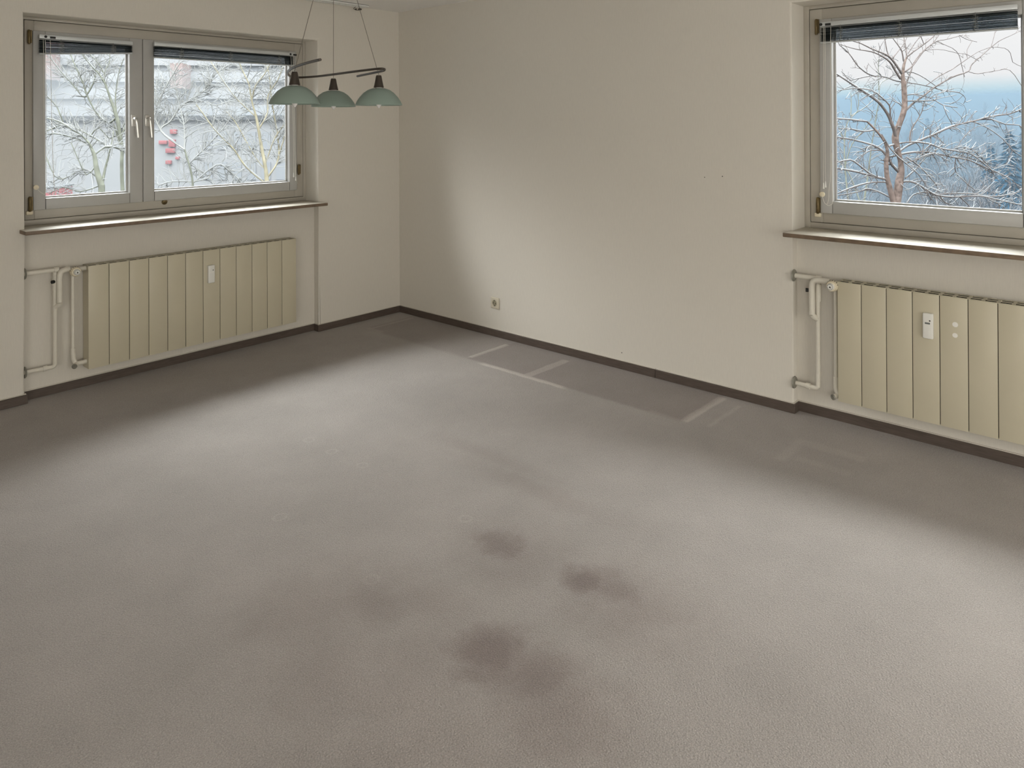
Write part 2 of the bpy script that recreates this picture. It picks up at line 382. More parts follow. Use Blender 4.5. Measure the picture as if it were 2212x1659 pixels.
# ------------------------------------------------------------------ windows
def ring(B, x0, x1, z0, z1, wl, wr, wb, wt, y0, y1, bev=.003):
    B.box(x0, x0+wl, y0, y1, z0, z1, bev); B.box(x1-wr, x1, y0, y1, z0, z1, bev)
    B.box(x0+wl-.001, x1-wr+.001, y0, y1, z0, z0+wb, bev); B.box(x0+wl-.001, x1-wr+.001, y0, y1, z1-wt, z1, bev)
def window(name, F_, d, zt, g0, g1, sashes, hinges, handles, label, sill_lab):
    """d: depth of the frame face; g0,g1: joint between frame and reveal strip; sashes: (x0, x1, glass x0, glass x1)"""
    t = thing(name, label, 'window', F_ @ Matrix.Translation((0, 0, ZS)), kind='structure'); O = (0, 0, ZS)
    B = MB(); ring(B, 0, NW, ZS, zt, g0-.0015, NW-g1-.0015, .031, zt-2.184-.0015, d+.002, d+.09); B.build('cover_strip', 'pvc_old', t, O)
    B = MB(); x0, x1 = g0+.0015, g1-.0015
    ring(B, x0, x1, 1.0135, 2.1825, sashes[0][0]-x0+.012, x1-sashes[-1][1]+.012, .062, .068, d, d+.08, .004)
    fr = B.build('window_frame', 'pvc_old', t, O)
    B = MB(); ring(B, .002, NW-.002, ZS+.002, zt-.002, .06, .06, .06, .06, d+.02, d+.06); B.build('joint_seal', 'joint', t, O)
    sd = d-.016
    for i, (a, c, ga, gc) in enumerate(sashes):
        B = MB(); zb, z1 = 1.067, 2.123; gb, gt = 1.134, 2.056
        ring(B, a+.0015, c-.0015, zb, z1, ga-a-.0015, c-gc-.0015, gb-zb, z1-gt, sd, sd+.066, .005)
        s_ = B.build('sash', 'pvc', t, O)
        B = MB(); ring(B, ga-.002, gc+.002, gb-.002, gt+.002, .012, .012, .012, .012, sd+.038, sd+.05, .003); B.build('glazing_bead', 'pvc', s_, O)
        B = MB(); B.box(ga+.004, gc-.004, sd+.043, sd+.047, gb+.004, gt-.004); B.build('pane', 'glass', s_, O)
        for x in (ga, gc):        # weld lines of the corners
            B = MB(); B.box(x-.0006, x+.0006, sd-.0003, sd+.004, zb+.004, gb-.004); B.build('corner_joint', 'joint', s_, O)
        for hs, hx in handles:
            if hs != i: continue
            B = MB(); B.box(hx-.014, hx+.014, sd-.009, sd, 1.557, 1.632, .004); B.lathe([(.009, 0), (.009, .03), (.0, .03)], (hx, sd-.008, 1.606), (0, -1, 0), 12)
            hd = B.build('handle_plate', 'silver', s_, O)
            B = MB(); B.tube(catmull([(hx, sd-.03, 1.61), (hx, sd-.045, 1.602), (hx+.004, sd-.047, 1.57), (hx+.012, sd-.046, 1.485)], 4), [.009]*5+[.0085]*8, 8); B.build('handle', 'silver', s_, O)
        for hs, hx, z0, z1, block in hinges:
            if hs != i: continue
            B = MB(); B.lathe([(0, 0), (.006, 0), (.0075, .006), (.009, .008), (.009, z1-z0-.008), (.0075, z1-z0-.006), (.006, z1-z0), (0, z1-z0)], (hx, sd-.004, z0), n=14)
            B.box(hx+.008, hx+.014, sd-.008, sd+.002, z0+.008, z1-.002)
            B.build('hinge', 'hinge', s_, O)
            if block:
                B = MB(); B.box(hx-.018, hx+.016, sd-.006, sd+.014, z0-.018, z0+.004, .004); B.build('hinge_block', 'cream', s_, O)
    B = MB(); B.box(*sill_x[name], -.108, d+.03, ZS-.023, ZS, .004)
    so = B.build('window_sill', ['sill_edge', 'sill'], t, O)
    for p in so.data.polygons:
        if p.normal.z > .75: p.material_index = 1
    so['label'] = sill_lab
    return t
sill_x = {'window_1': (-.023, 1.931), 'window_2': (-.011, 1.94)}
w1 = window('window_1', FL, .165, ZT, .044, 1.893, [(.083, .703, .149, .621), (.703, 1.831, .775, 1.766)], [(0, .064, 2.04, 2.124, 0), (0, .066, 1.062, 1.15, 1), (1, 1.842, 1.182, 1.262, 0)], [(0, .642), (1, .727)],
            'white two-sash window in the left wall over a stone sill', 'beige stone sill with brown edge')
B = MB(); B.lathe([(.0, 0), (.020, 0), (.017, .006), (.011, .009), (.0, .009)], (AL-1.858, .166, 1.054), (0, -1, -.35), 18)
cap = B.build('drain_cap', 'hinge', w1, (0, 0, ZS))
w2 = window('window_2', FR, .175, ZTR, .033, 1.893, [(.090, 1.079, .157, 1.010), (1.079, 1.831, 1.150, 1.766)], [(0, .078, 2.04, 2.126, 0), (0, .080, 1.062, 1.152, 1)], [(0, 1.045), (1, 1.112)],
            'white window in the right wall looking onto the snowy tree', 'pale stone sill with brown edge')

# ------------------------------------------------------------------ venetian blinds, drawn up
rnd = random.Random(5)
def blind(F_, y, x0, x1, zt, zl, zr, tapes, cords, label, ctrl):
    t = thing('venetian_blind', label, 'blind', F_ @ Matrix.Translation(((x0+x1)/2, y, zt)), 'venetian blinds drawn up at the window heads'); O = ((x0+x1)/2, y, zt)
    B = MB(); B.box(x0, x1, y-.013, y+.013, zt-.024, zt, .002); hr = B.build('head_rail', 'rail', t, O)
    B = MB(); c = ctrl
    B.box(c+.012, c+.042, y-.0145, y-.005, zt-.021, zt-.008, .001); B.tube([(c-.010, y-.0145, zt-.012), (c-.010, y-.005, zt-.012)], .008, 10)
    B.build('cord_lock', 'black', hr, O)
    n = 20; B = MB()
    def zz(k, f):                       # height of slat k at fraction f along the blind
        zb = zl+(zr-zl)*f+.008; top = zt-.030
        return top+(zb-top)*((k+.5)/n)
    for k in range(n):
        j1, j2 = rnd.uniform(-.0012, .0012), rnd.uniform(-.0012, .0012); tl = rnd.uniform(-.25, .25)*(1.5 if k < 5 else .6); dy = rnd.uniform(-.0015, .0015)
        seg = 12; rows = []
        for i in range(seg+1):
            f = i/seg; x = x0+.002+(x1-x0-.004)*f; z = zz(k, f)+j1*(1-f)+j2*f
            rows.append([(x, y+dy+w_*.0125, z+.0015-.0022*w_*w_+w_*tl*.006) for w_ in (-1, -.4, .4, 1)])
        vr = [[B.bm.verts.new(p) for p in r] for r in rows]
        for a, c_ in zip(vr, vr[1:]):
            for i in range(3): B.bm.faces.new((a[i], a[i+1], c_[i+1], c_[i]))
    sl = B.build('slats', 'slat', t, O)
    md = sl.modifiers.new('thickness', 'SOLIDIFY'); md.thickness = .0007
    B = MB(); B.bm  # bottom rail
    v = [(x0+.001, zl), (x1-.001, zr)]
    B.tube([(v[0][0], y, v[0][1]+.003), (v[1][0], y, v[1][1]+.003)], .0052, 8)
    br = B.build('bottom_rail', 'rail', t, O)
    br.data.transform(Matrix.Scale(2.3, 4, (0, 1, 0)))
    for x in tapes:
        B = MB(); f = (x-x0)/(x1-x0); zb = zl+(zr-zl)*f
        B.tube([(x, y-.014, zt-.02), (x+.001, y-.0145, zt-.045), (x-.002, y-.015, zb+.01), (x, y-.014, zb)], .0011, 5)
        for q in range(5):
            z0 = zt-.035+(zb-zt+.045)*q/5
            B.tube(catmull([(x-.008, y-.0145, z0), (x+.012, y-.021, z0-.006), (x+.010, y-.021, z0-.011), (x-.014, y-.0145, z0-.016)], 3), .0010, 5)
        B.build('ladder_cord', 'ladder', t, O)
    Fi = F_.inverted(); ax = 1 if F_ is FL else 0
    for kind, pts in cords:
        pl = [Fi @ at(u, v_, ax, -(y-.019)) for u, v_ in pts]
        B = MB(); B.tube(catmull(pl, 5), .0011, 6); cdn = B.build('lift_cord', 'cord', t, O)
        if kind == 'tassel':
            B = MB(); B.lathe([(0, .004), (.002, .003), (.0035, -.012), (.005, -.026), (.004, -.030), (0, -.030)], pl[-1], n=12); B.build('tassel', 'plastic', cdn, O)
        if kind == 'knob':
            B = MB(); B.lathe([(0, 0), (.008, 0), (.008, .005), (.014, .007), (.014, .012), (.010, .014), (0, .014)], pl[-1]+Vector((0, .018, 0)), (0, -1, 0), 18); B.build('cord_cleat', 'cream', cdn, O)
blind(FL, .125, .108, .628, 2.099, 1.983, 2.021, [.22, .51], [('knob', [(93, 84), (94, 110), (95, 250), (97, 360), (98, 415), (92, 418), (84, 412), (79, 405)]), ('', [(108.5, 86), (109.5, 118), (111, 230), (114, 330), (117, 402), (118, 420)]), ('', [(97.5, 86), (98.5, 115), (99, 150), (99.5, 260), (100, 395)])],
      'drawn-up dark slatted blind on the narrow left sash of the two-sash window', .150)
blind(FL, .125, .762, 1.790, 2.106, 2.004, 2.008, [.935, 1.28, 1.66], [('tassel', [(628.5, 122), (630, 160), (634.0, 300), (634.5, 374)]), ('tassel', [(633, 118), (634, 160), (637, 300), (639, 382)]), ('', [(637, 360), (639, 382), (643, 397)])],
      'drawn-up dark slatted blind on the wide right sash beside the pendant lamp', 1.765)
blind(FR, .135, .108, .998, 2.102, 1.990, 1.988, [.215, .50, .83], [('tassel', [(1779, 58), (1779.5, 120), (1779, 250), (1779, 396)]), ('tassel', [(1782, 58), (1782.5, 120), (1782, 250), (1783, 393)]), ('knob', [(1794.6, 58), (1794, 120), (1794.5, 300), (1794, 380), (1790.5, 412), (1790, 428), (1787, 440), (1781, 438), (1775, 420)]), ('', [(1797, 330), (1797.5, 400), (1799, 436), (1795, 442), (1789, 444), (1784, 440)])],
      'drawn-up dark slatted blind at the window with the bare tree', .124)

# ------------------------------------------------------------------ radiators
def radiator(F_, s0, nsec, z0, z1, pp, meter, spots, label, lcd):
    rw = .1157; L = nsec*rw; O = (s0+L/2, ND, z0); yf, yb = -.04, .05
    t = thing('radiator', label, 'radiator', F_ @ Matrix.Translation(O), 'radiators in the window niches')
    for i in range(nsec):
        B = MB(); a = s0+i*rw; B.box(a+.0014, a+rw-.0014, yf+.006, yb, z0+.001, z1-.022); B.box(a+.0014, a+rw-.0014, yf, yf+.007, z0, z1-.0021, .0018, 2); B.build('section', 'rad', t, O)
    B = MB(); B.box(s0+.004, s0+L-.004, yf+.0072, yb-.004, z1-.03, z1-.006)
    for i in range(1, nsec): B.box(s0+i*rw-.0013, s0+i*rw+.0013, yf+.003, yb-.006, z0+.006, z1-.0045)
    B.box(s0+.01, s0+L-.01, yf+.03, yb-.004, z0+.02, z1-.02); B.build('gap_shade_filler', 'gap_shade', t, O)  # dark filling paints shade between the sections and under the grille slots
    B = MB(); k = nsec*2; p = L/k
    for y0, y1 in ((yf, yf+.009), (yf+.035, yf+.050), (yf+.076, yb)): B.box(s0, s0+L, y0, y1, z1-.002, z1)
    B.box(s0, s0+.002, yf, yb, z1-.020, z1); B.box(s0+L-.002, s0+L, yf, yb, z1-.020, z1)
    for i in range(k+1):
        c = s0+i*p; B.box(max(s0, c-.007), min(s0+L, c+.007), yf+.001, yb-.001, z1-.002, z1-.0002)
    B.build('top_grille', 'rad', t, O)
    for x in (s0+.18, s0+L-.18):
        for z in (z1-.12, z0+.06): B = MB(); B.box(x-.012, x+.012, yb-.01, ND, z, z+.06); B.build('wall_bracket', 'bracket', t, O)
    # pipework, p = positions along the wall: main drop, bypass, second drop
    pm, pb, pv, zu, zl = pp
    B = MB()
    B.tube([(.0, .01, zu), (.03, .01, zu), (pm-.002, .01, zu)], [.0135, .0135, .0125], 14); B.tube([(pm-.004, .01, zu), (pm+.02, .01, zu)], .0165, 14)
    B.tube(catmull([(pm+.004, .012, zu-.012), (pm+.003, .013, zu-.05), (pm+.002, .013, zl+.06), (pm, .012, zl+.012), (pm-.012, .011, zl)], 6)+[Vector((.0, .01, zl+.004))], .0118, 14)
    B.tube([(pm-.06, .0105, zl+.002), (pm-.04, .0105, zl+.002)], .0155, 14)
    B.build('supply_pipe', 'pipe', t, O)
    B = MB()
    B.tube(catmull([(pv-.022, -.008, zu-.004), (pb+.035, -.010, zu-.004), (pb+.008, -.012, zu-.014), (pb, -.013, zu-.045), (pb, -.013, zu-.10), (pb, -.013, zu-.188)], 6), .0155, 14)
    B.tube([(pb, -.013, zu-.186), (pb+.004, -.006, zu-.2), (pm+.001, .010, zu-.216)], [.0155, .0165, .012], 14)
    B.tube([(pm, .012, zu-.09), (pb-.030, .006, zu-.068)], .009, 10)
    B.tube([(pm+.006, .012, zu-.03), (pm+.004, .012, zu-.12)], .0155, 12)
    byp = B.build('bypass_pipe', 'pipe', t, O)
    B = MB(); B.lathe([(0, 0), (.009, 0), (.010, .004), (.010, .016), (0, .016)], (pb-.022, .004, zu-.067), (-1, -.35, 0), 12); B.build('drain_plug', 'black', byp, O)
    B = MB()
    B.tube([(pv, .005, zu-.01), (pv, .005, zl+.075)], .0095, 12); B.tube([(pv, .005, zl+.085), (pv, .005, zl+.05)], .0125, 12)
    B.tube(catmull([(pv, .005, zl+.06), (pv+.003, .002, zl+.02), (pv+.02, -.002, zl-.006), (s0+.012, .0, zl-.004)], 5), .0135, 12)
    B.tube([(pv, .005, zu-.012), (s0+.01, .002, zu-.012)], .0135, 12)
    B.build('return_pipe', 'pipe', t, O)
    lv = MB(); lv.tube([(pv+.02, .0, zl-.004), (pv-.002, -.028, zl-.012)], [.011, .0135], 14); lo = lv.build('lockshield_valve', 'pipe', t, O)
    B = MB(); B.tube([(pv-.001, -.027, zl-.012), (pv-.006, -.034, zl-.0135)], [.0148, .0140], 16); B.build('valve_cap', 'bracket', lo, O)
    for z in (zu, zl+.004):
        B = MB(); B.lathe([(.0, 0), (.033, 0), (.030, .006), (.017, .010), (0, .010)], (.001, .012, z), (1, 0, 0), 28); B.build('pipe_rosette', 'bracket', t, O)
    # thermostat head pointing into the room
    hc = (pv, -.012, zu-.018); B = MB()
    B.lathe([(0, 0), (.017, 0), (.019, .006), (.027, .012), (.0285, .024), (.0275, .040), (.0235, .049), (.0, .049)], hc, (0, -1, 0), 28); th = B.build('thermostat_head', 'cream', t, O)
    B = MB(); B.lathe([(0, 0), (.0175, 0), (.0175, .016), (.0155, .019), (0, .019)], (pv, -.058, zu-.018), (0, -1, 0), 24); B.build('thermostat_knob', 'plastic', th, O)
    B = MB()
    for i in range(16):
        a = 2*PI*i/16; c, s_ = math.cos(a), math.sin(a); x, z = pv+.0138*c, zu-.018+.0138*s_; B.box(x-.0013, x+.0013, -.0778, -.076, z-.0013, z+.0013)
    B.build('dial_marks', 'black', th, O); B = MB()
    tri = [(pv-.005, -.0778, zu-.023), (pv+.005, -.0778, zu-.023), (pv, -.0778, zu-.012)]
    B.quad(*tri); B.build('arrow_mark', 'black', th, O); B = MB()
    for i in range(7):
        a = PI*(.1+.8*i/6); c, s_ = math.cos(a), math.sin(a); r = .0283
        B.tube([(pv+r*c, -.034, zu-.018+r*s_), (pv+r*c*.99, -.047, zu-.018+r*s_*.99)], .0016, 5)
    B.build('scale_marks', 'black', th, O)
    # heat meter
    mx, mz0, mz1 = meter; B = MB(); B.box(mx-.022, mx+.022, yf-.020, yf+.001, mz0, mz1, .005, 3); hm = B.build('heat_meter', 'plastic', t, O)
    B = MB(); zc = mz0+(mz1-mz0)*.62; B.box(mx-.012, mx+.010, yf-.0206, yf-.019, zc-.005, zc+.003, .0004, 1); B.build('display', lcd, hm, O)
    B = MB(); B.lathe([(0, 0), (.0034, 0), (.0034, .001), (0, .001)], (mx+.009, yf-.0198, zc+.012), (0, -1, 0), 12); B.build('sensor_eye', 'black', hm, O)
    for x, z, r in spots:
        B = MB(); B.lathe([(0, 0), (r, 0), (r*.9, .0004), (0, .0004)], (x, yf-.0001, z), (0, -1, 0), 16); B.build('paint_spot', 'spot_and_glare', t, O)
    return t
radiator(FL, .314, 12, .122, .732, (.153, .172, .246, .728, .168), (1.057, .514, .632), [], 'long cream panelled radiator under the two-sash window', 'spot_and_glare')  # white display colour paints the reflection on this heat meter
radiator(FR, .243, 14, .134, .746, (.125, .106, .220, .738, .158), (.660, .536, .656), [(.770, .619, .012), (.769, .569, .011)], 'cream panelled radiator with white paint spots under the tree window', 'lcd')

# ------------------------------------------------------------------ wall socket and small marks
t = thing('power_socket', 'single beige power socket low on the right wall', 'socket', FR @ Matrix.Translation((1.096-BR, 0, .245)))
B = MB(); B.box(-.041, .041, -.009, .001, -.041, .041, .005, 3); B.build('cover_plate', 'sock', t)
B = MB(); B.lathe([(.0235, .011), (.0255, .011), (.0255, .004), (.0215, .004), (.020, .0095)], (0, -.0, 0), (0, -1, 0), 28, close=False); B.build('socket_rim', 'sock', t)
B = MB(); B.lathe([(0, 0), (.0205, 0), (.0205, .0096), (0, .0096)], (0, 0, 0), (0, -1, 0), 28); ins = B.build('socket_insert', 'socket_dark', t)
for x in (-.0095, .0095): B = MB(); B.tube([(x, -.011, 0), (x, -.005, 0)], .0032, 10); B.build('contact_hole', 'black', ins)
for z in (-.019, .019): B = MB(); B.box(-.003, .003, -.0105, -.006, z-.003, z+.003); B.build('earth_clip', 'black', ins)
for i, (u, v_, r, lab) in enumerate(((1522, 383, .003, 'small dark drill hole in the right wall, the one nearer the socket'), (1560.5, 381, .0035, 'small dark drill hole in the right wall, the one nearer the window'), (1343, 762, .0035, 'dark chip in the wallpaper just above the skirting'))):
    p = FR.inverted() @ at(u, v_, 0, 0)
    B = MB(); B.lathe([(0, 0), (r, 0), (r*.8, .0006), (0, .0006)], (0, 0, 0), (0, -1, 0), 10)
    o = B.build('drill_hole' if i < 2 else 'wallpaper_chip', 'mark'); o.matrix_world = FR @ Matrix.Translation(p); tag(o, lab, 'hole' if i < 2 else 'chip', 'drill holes in the right wall' if i < 2 else None)

# ------------------------------------------------------------------ curtain track on the ceiling
t = thing('curtain_track', 'white curtain track on the ceiling above the two-sash window', 'curtain track', Matrix.Translation((2.6, .08, H)))
B = MB()
for y0, y1 in ((-.045, -.028), (-.010, .010), (.028, .045)): B.box(-2.2, 2.5, y0, y1, -.014, 0, .001, 1)
B.box(-2.2, 2.5, -.045, .045, -.004, 0); B.build('track_rail', 'rail_ceiling', t)
B = MB(); B.tube(catmull([(-2.13, -.03, -.012), (-2.11, -.03, -.03), (-2.14, -.028, -.038), (-2.17, -.026, -.03), (-2.16, -.02, -.018)], 5), .0022, 6)
B.lathe([(0, 0), (.006, 0), (.007, -.008), (.0, -.012)], (-2.13, -.03, -.026), n=8); B.box(-2.18, -2.155, -.035, -.02, -.034, -.022, .003)
B.build('curtain_glider', 'bronze', t)

# ------------------------------------------------------------------ pendant lamp
ZB = CAM.z+.235
bar_px = [(692, 128.8), (668, 134.5), (645, 141.5), (630, 148), (622.5, 154.5), (622, 160), (627, 164.3), (638, 166.6), (652, 167.2), (685, 165), (720, 160.8), (760, 155.3), (795, 151), (815, 148.9), (826, 148.6), (831, 149.8), (829, 152.3), (820, 154.5), (800, 158.7), (772, 164.6)]
bar = [at(u, v_, 2, ZB) for u, v_ in bar_px]
heads = [(636.8, 3.17), (720.6, 3.64), (818.5, 3.42)]
ctr = at(722, 160, 2, ZB); ctr = dep(722, 160, 3.42)
t = thing('pendant_lamp', 'three-shade pendant lamp with a curved dark bar hanging by wires from the ceiling', 'lamp', Matrix.Translation((ctr.x, ctr.y, H)))
OL = (ctr.x, ctr.y, H)
B = MB(); B.tube(catmull(bar, 5), .0052, 10); B.build('curved_bar', 'bronze', t, OL)
B = MB(); B.lathe([(0, -.028), (.05, -.026), (.062, -.012), (.065, 0), (0, 0)], (ctr.x, ctr.y, H), n=32); B.build('ceiling_canopy', 'bronze', t, OL)
for i, (u, z) in enumerate(heads):
    p = dep(u, CY, z); q = Vector((p.x, p.y, ZB))
    d = (Vector((p.x, p.y, 0))-Vector((ctr.x, ctr.y, 0))); d = d.normalized()*.012 if d.length > .01 else d
    B = MB(); B.tube([q+Vector((0, 0, .0)), Vector((ctr.x+d.x, ctr.y+d.y, H-.026))], .0013, 6); B.build('suspension_wire', 'wire', t, OL)
    B = MB(); zc = ZB-.004
    B.lathe([(0, .001), (.011, .001), (.0132, -.004), (.0172, -.026), (.0215, -.046), (.024, -.056), (.0222, -.056), (.0195, -.045), (.015, -.026), (.010, -.008), (0, -.008)], (p.x, p.y, zc), n=24)
    h = B.build('lamp_holder', 'bronze', t, OL)
    B = MB(); B.lathe([(0, -.012), (.007, -.012), (.0145, -.045), (.0165, -.075), (0, -.075)], (p.x, p.y, zc), n=18); B.build('bulb_socket', 'plastic', h, OL)
    zr = CAM.z+.0955; R_ = .1075; hh = .0765
    pr = [(.017, hh), (.030, hh-.001), (.050, hh-.008), (.070, hh-.022), (.087, hh-.041), (.099, hh-.058), (R_, .0), (R_-.001, -.003), (R_-.005, -.003), (.096, hh-.060), (.084, hh-.044), (.067, hh-.026), (.048, hh-.012), (.029, hh-.005), (.017, hh-.004), (.017, hh)]
    B = MB(); B.lathe(pr, (p.x, p.y, zr), n=48, close=False); sh = B.build('lamp_shade', 'shade', t, OL, weld=True)
    B = MB(); B.lathe([(0, .062), (.012, .06), (.014, .045), (.0175, .028), (.0165, .012), (.010, -.004), (.003, -.013), (0, -.014)], (p.x, p.y, zr-.002), n=18); B.build('bulb', 'bulb', h, OL)

# ================================================================== outside
def omat(name, col, rough=.9, noise=None): return mat(name, col, rough, 0, noise, None, .05)
M['bark_warm'] = omat('reddish_bark', (.052, .040, .035), noise=(22, .45))
M['bark_grey'] = omat('grey_bark', (.044, .038, .036), noise=(8, .3))
M['bark_pale'] = omat('mossy_bark', (.058, .061, .050), noise=(6, .3))
M['bark_tan'] = omat('tan_bark', (.10, .092, .066), noise=(6, .25))
M['snow'] = omat('fresh_snow', (.092, .096, .099))
M['snow_ground'] = omat('snow_cover', (.030, .032, .034), noise=(.25, .12))
M['twig'] = omat('frosted_twigs', (.046, .047, .050))
M['twig_pale'] = omat('pale_frosted_twigs', (.11, .112, .108))
M['wood_far'] = omat('far_wood', (.022, .027, .032))
M['fir'] = omat('blue_green_fir', (.006, .021, .036), noise=(3, .3))
M['facade'] = omat('pale_rendered_facade', (.128, .129, .129), noise=(.4, .05))
M['facade_grey'] = omat('grey_panel_facade', (.104, .107, .110), noise=(.5, .06))
M['band'] = omat('grey_balcony_band', (.110, .113, .117))
M['window_out'] = omat('distant_window_glass', (.092, .098, .105), .4)
M['brick'] = omat('salmon_brick', (.105, .076, .070), noise=(2, .12))
M['red'] = omat('red_panel_paint', (.115, .034, .036), noise=(1, .15))

def mist(name, col, den, ab):
    m = bpy.data.materials.new(name); m.use_nodes = True; nt = m.node_tree; nt.nodes.clear()
    o = nd(nt, 'OutputMaterial'); ad = nd(nt, 'AddShader'); vs = nd(nt, 'VolumeScatter'); va = nd(nt, 'VolumeAbsorption')
    vs.inputs['Color'].default_value = (*col, 1); vs.inputs['Density'].default_value = den
    va.inputs['Color'].default_value = (0, 0, 0, 1); va.inputs['Density'].default_value = ab
    nt.links.new(vs.outputs[0], ad.inputs[0]); nt.links.new(va.outputs[0], ad.inputs[1]); nt.links.new(ad.outputs[0], o.inputs['Volume'])
    return m
M['mist'] = mist('valley_mist', (.56, .79, 1), .00145, .0125); M['mist_pale'] = mist('street_mist', (.88, .94, 1), .0028, .014)
GZ = -9.0
def ground_z(x, y):
    d = math.hypot(min(x, 0), min(y, 0))
    h = GZ-1.0*min(1, max(0, (d-15)/40))
    t = min(1, max(0, (-x-95)/190)); h += 10.5*t*t*(3-2*t)*(1+.10*math.sin(y*.02)+.05*math.sin(y*.071+1))
    t = min(1, max(0, (-y-120)/150)); h += 8*t*t*(3-2*t)
    return h
B = MB(); nx, ny = 60, 60; vs = []
for i in range(nx+1):
    for j in range(ny+1):
        u, v = i/nx, j/ny; x = 60-480*u**1.4; y = 60-480*v**1.4
        vs.append(B.bm.verts.new((x, y, ground_z(x, y))))
for i in range(nx):
    for j in range(ny):
        B.bm.faces.new((vs[i*(ny+1)+j], vs[(i+1)*(ny+1)+j], vs[(i+1)*(ny+1)+j+1], vs[i*(ny+1)+j+1]))
struct(B.build('ground', 'snow_ground'), 'snow covered ground and hill outside the windows', 'ground')

def wedge(pts, top):
    B = MB(); lo = [B.bm.verts.new((x, y, -14)) for x, y in pts]; hi = [B.bm.verts.new((x, y, top(x, y))) for x, y in pts]; n = len(pts)
    B.bm.faces.new(lo[::-1]); B.bm.faces.new(hi)
    for i in range(n): B.bm.faces.new((lo[i], lo[(i+1) % n], hi[(i+1) % n], hi[i]))
    return B
o = wedge([(-20, 60), (-430, 60), (-430, -430), (-20, -430)], lambda x, y: 2.9+.03*(-x-20)).build('mist', 'mist'); tag(o, 'blue winter haze over the wooded valley', 'haze', kind='stuff')
o = wedge([(60, -24), (-19.9, -24), (-19.9, -430), (60, -430)], lambda x, y: 4.5+.03*(-y-24)).build('mist', 'mist_pale'); tag(o, 'pale winter haze around the apartment buildings', 'haze', kind='stuff')

class Tree:
    """limbs traced at their own distance: (u, v, r) in picture pixels give direction and thickness, off bends each limb away or nearer"""
    def __init__(s, depth, seed): s.D = depth; s.R = random.Random(seed); s.k = depth/F_PX; s.pts = []; s.trunk = MB(); s.br = MB(); s.tw = MB(); s.sn = MB()
    def snow_on(s, P, r, lo=.55, thick=1.0):
        run = []; runs = []
        for i, p in enumerate(P):
            t = (P[min(i+1, len(P)-1)]-P[max(i-1, 0)]).normalized()
            if abs(t.z) < .80 and s.R.random() > .06: run.append((p+Vector((0, 0, r[i]*.82*thick+.003)), max(r[i]*.92*thick, .0048)))
            else:
                if len(run) > 1: runs.append(run)
                run = []
        if len(run) > 1: runs.append(run)
        for q in runs: s.sn.tube([a for a, b in q], [b*(.6 if i in (0, len(q)-1) else 1) for i, (a, b) in enumerate(q)], 5)
    def limb(s, pts, off=0., trunk=False, snow=True, twigs=1.0, tl=(14, 46), step=7):
        u0, v0, _ = pts[0]; d0 = s.D; off *= .5 if off > 0 else .12
        if s.pts:
            q = min(s.pts, key=lambda a: (a[0]-u0)**2+(a[1]-v0)**2)
            if (q[0]-u0)**2+(q[1]-v0)**2 < 18**2: d0 = q[2]
        P3 = catmull([(a, b, c) for a, b, c in pts], max(2, int(math.hypot(pts[0][0]-pts[-1][0], pts[0][1]-pts[-1][1])/(step*len(pts)))))
        n = len(P3); P = []; r = []; jit = 0
        for i, p in enumerate(P3):
            t = i/(n-1); d = d0+off*t*(1.3-.3*t)
            jit += s.R.uniform(-.35, .35); jit *= .8
            P.append(dep(p.x+jit*(0 if trunk else 1), p.y+jit*.6*(0 if trunk else 1), d)); r.append(max(p.z*s.k*.5, .0042)); s.pts.append((p.x, p.y, d))
        (s.trunk if trunk else s.br).tube(P, r, 9 if trunk else 6, False)
        if snow and not trunk: s.snow_on(P, r)
        if twigs:
            L = sum((P[i+1]-P[i]).length for i in range(n-1)); cnt = int(twigs*L/s.k/13)
            for _ in range(cnt):
                i = s.R.randint(max(1, n//6), n-1); t = (P[i]-P[i-1]).normalized()
                s.twig(P[i], t, r[i], s.R.uniform(*tl)*s.k, 0, snow)
        return P
    def twig(s, p, t, r, L, lev, snow):
        R = s.R; ang = R.uniform(.45, 1.15)*R.choice((-1, 1))
        ax = (CF*-1+CR*R.uniform(-.5, .5)+CU*R.uniform(-.5, .5)).normalized()
        d = (Quaternion(ax, ang) @ t+Vector((0, 0, R.uniform(-.1, .35)))).normalized()
        P = [p]; n = 5; cur = R.uniform(-.22, .22); rr = min(r*.55, .85*s.k)
        for i in range(n):
            d = (Quaternion(ax, cur+R.uniform(-.15, .15)) @ d).normalized(); P.append(P[-1]+d*L/n)
        rad = [max(rr*(1-.6*i/n), .33*s.k) for i in range(n+1)]
        s.tw.tube(P, rad, 4, False)
        if snow and R.random() < .75: s.snow_on(P, rad, thick=.95)
        if lev < 1:
            for _ in range(R.randint(0, 2)): i = R.randint(2, n); s.twig(P[i], (P[i]-P[i-1]).normalized(), rad[i], L*R.uniform(.3, .6), lev+1, snow)
    def finish(s, name, label, trunk_mat, branch_mat, twig_mat, base, group=None):
        """base: (u, v, r) where the stem leaves the picture; it runs down to the ground from there"""
        P = dep(base[0], base[1], s.D); gz = ground_z(P.x, P.y); r = base[2]*s.k*.5
        s.trunk.tube([P+Vector((0, 0, .02)), Vector((P.x, P.y, (P.z+gz)/2)), Vector((P.x, P.y, gz-.2))], [r, r*1.15, r*1.5], 10, False)
        t = thing(name, label, 'tree', Matrix.Translation((P.x, P.y, gz)), group); O = (P.x, P.y, gz)
        s.trunk.build('trunk', trunk_mat, t, O, ang=180); s.br.build('branches', branch_mat, t, O, ang=180); tag(s.tw.build('twigs', twig_mat, t, O, ang=180), kind='stuff'); tag(s.sn.build('snow', 'snow', t, O, ang=180), kind='stuff')
        return t
def zm(o, k, L):                            # traced in an enlarged view: origin o, scale k
    return [(o[0]+x/k, o[1]+y/k, r/k*2) for x, y, r in L]
Z1 = lambda *L: zm((1790, 60), 5.242, L)
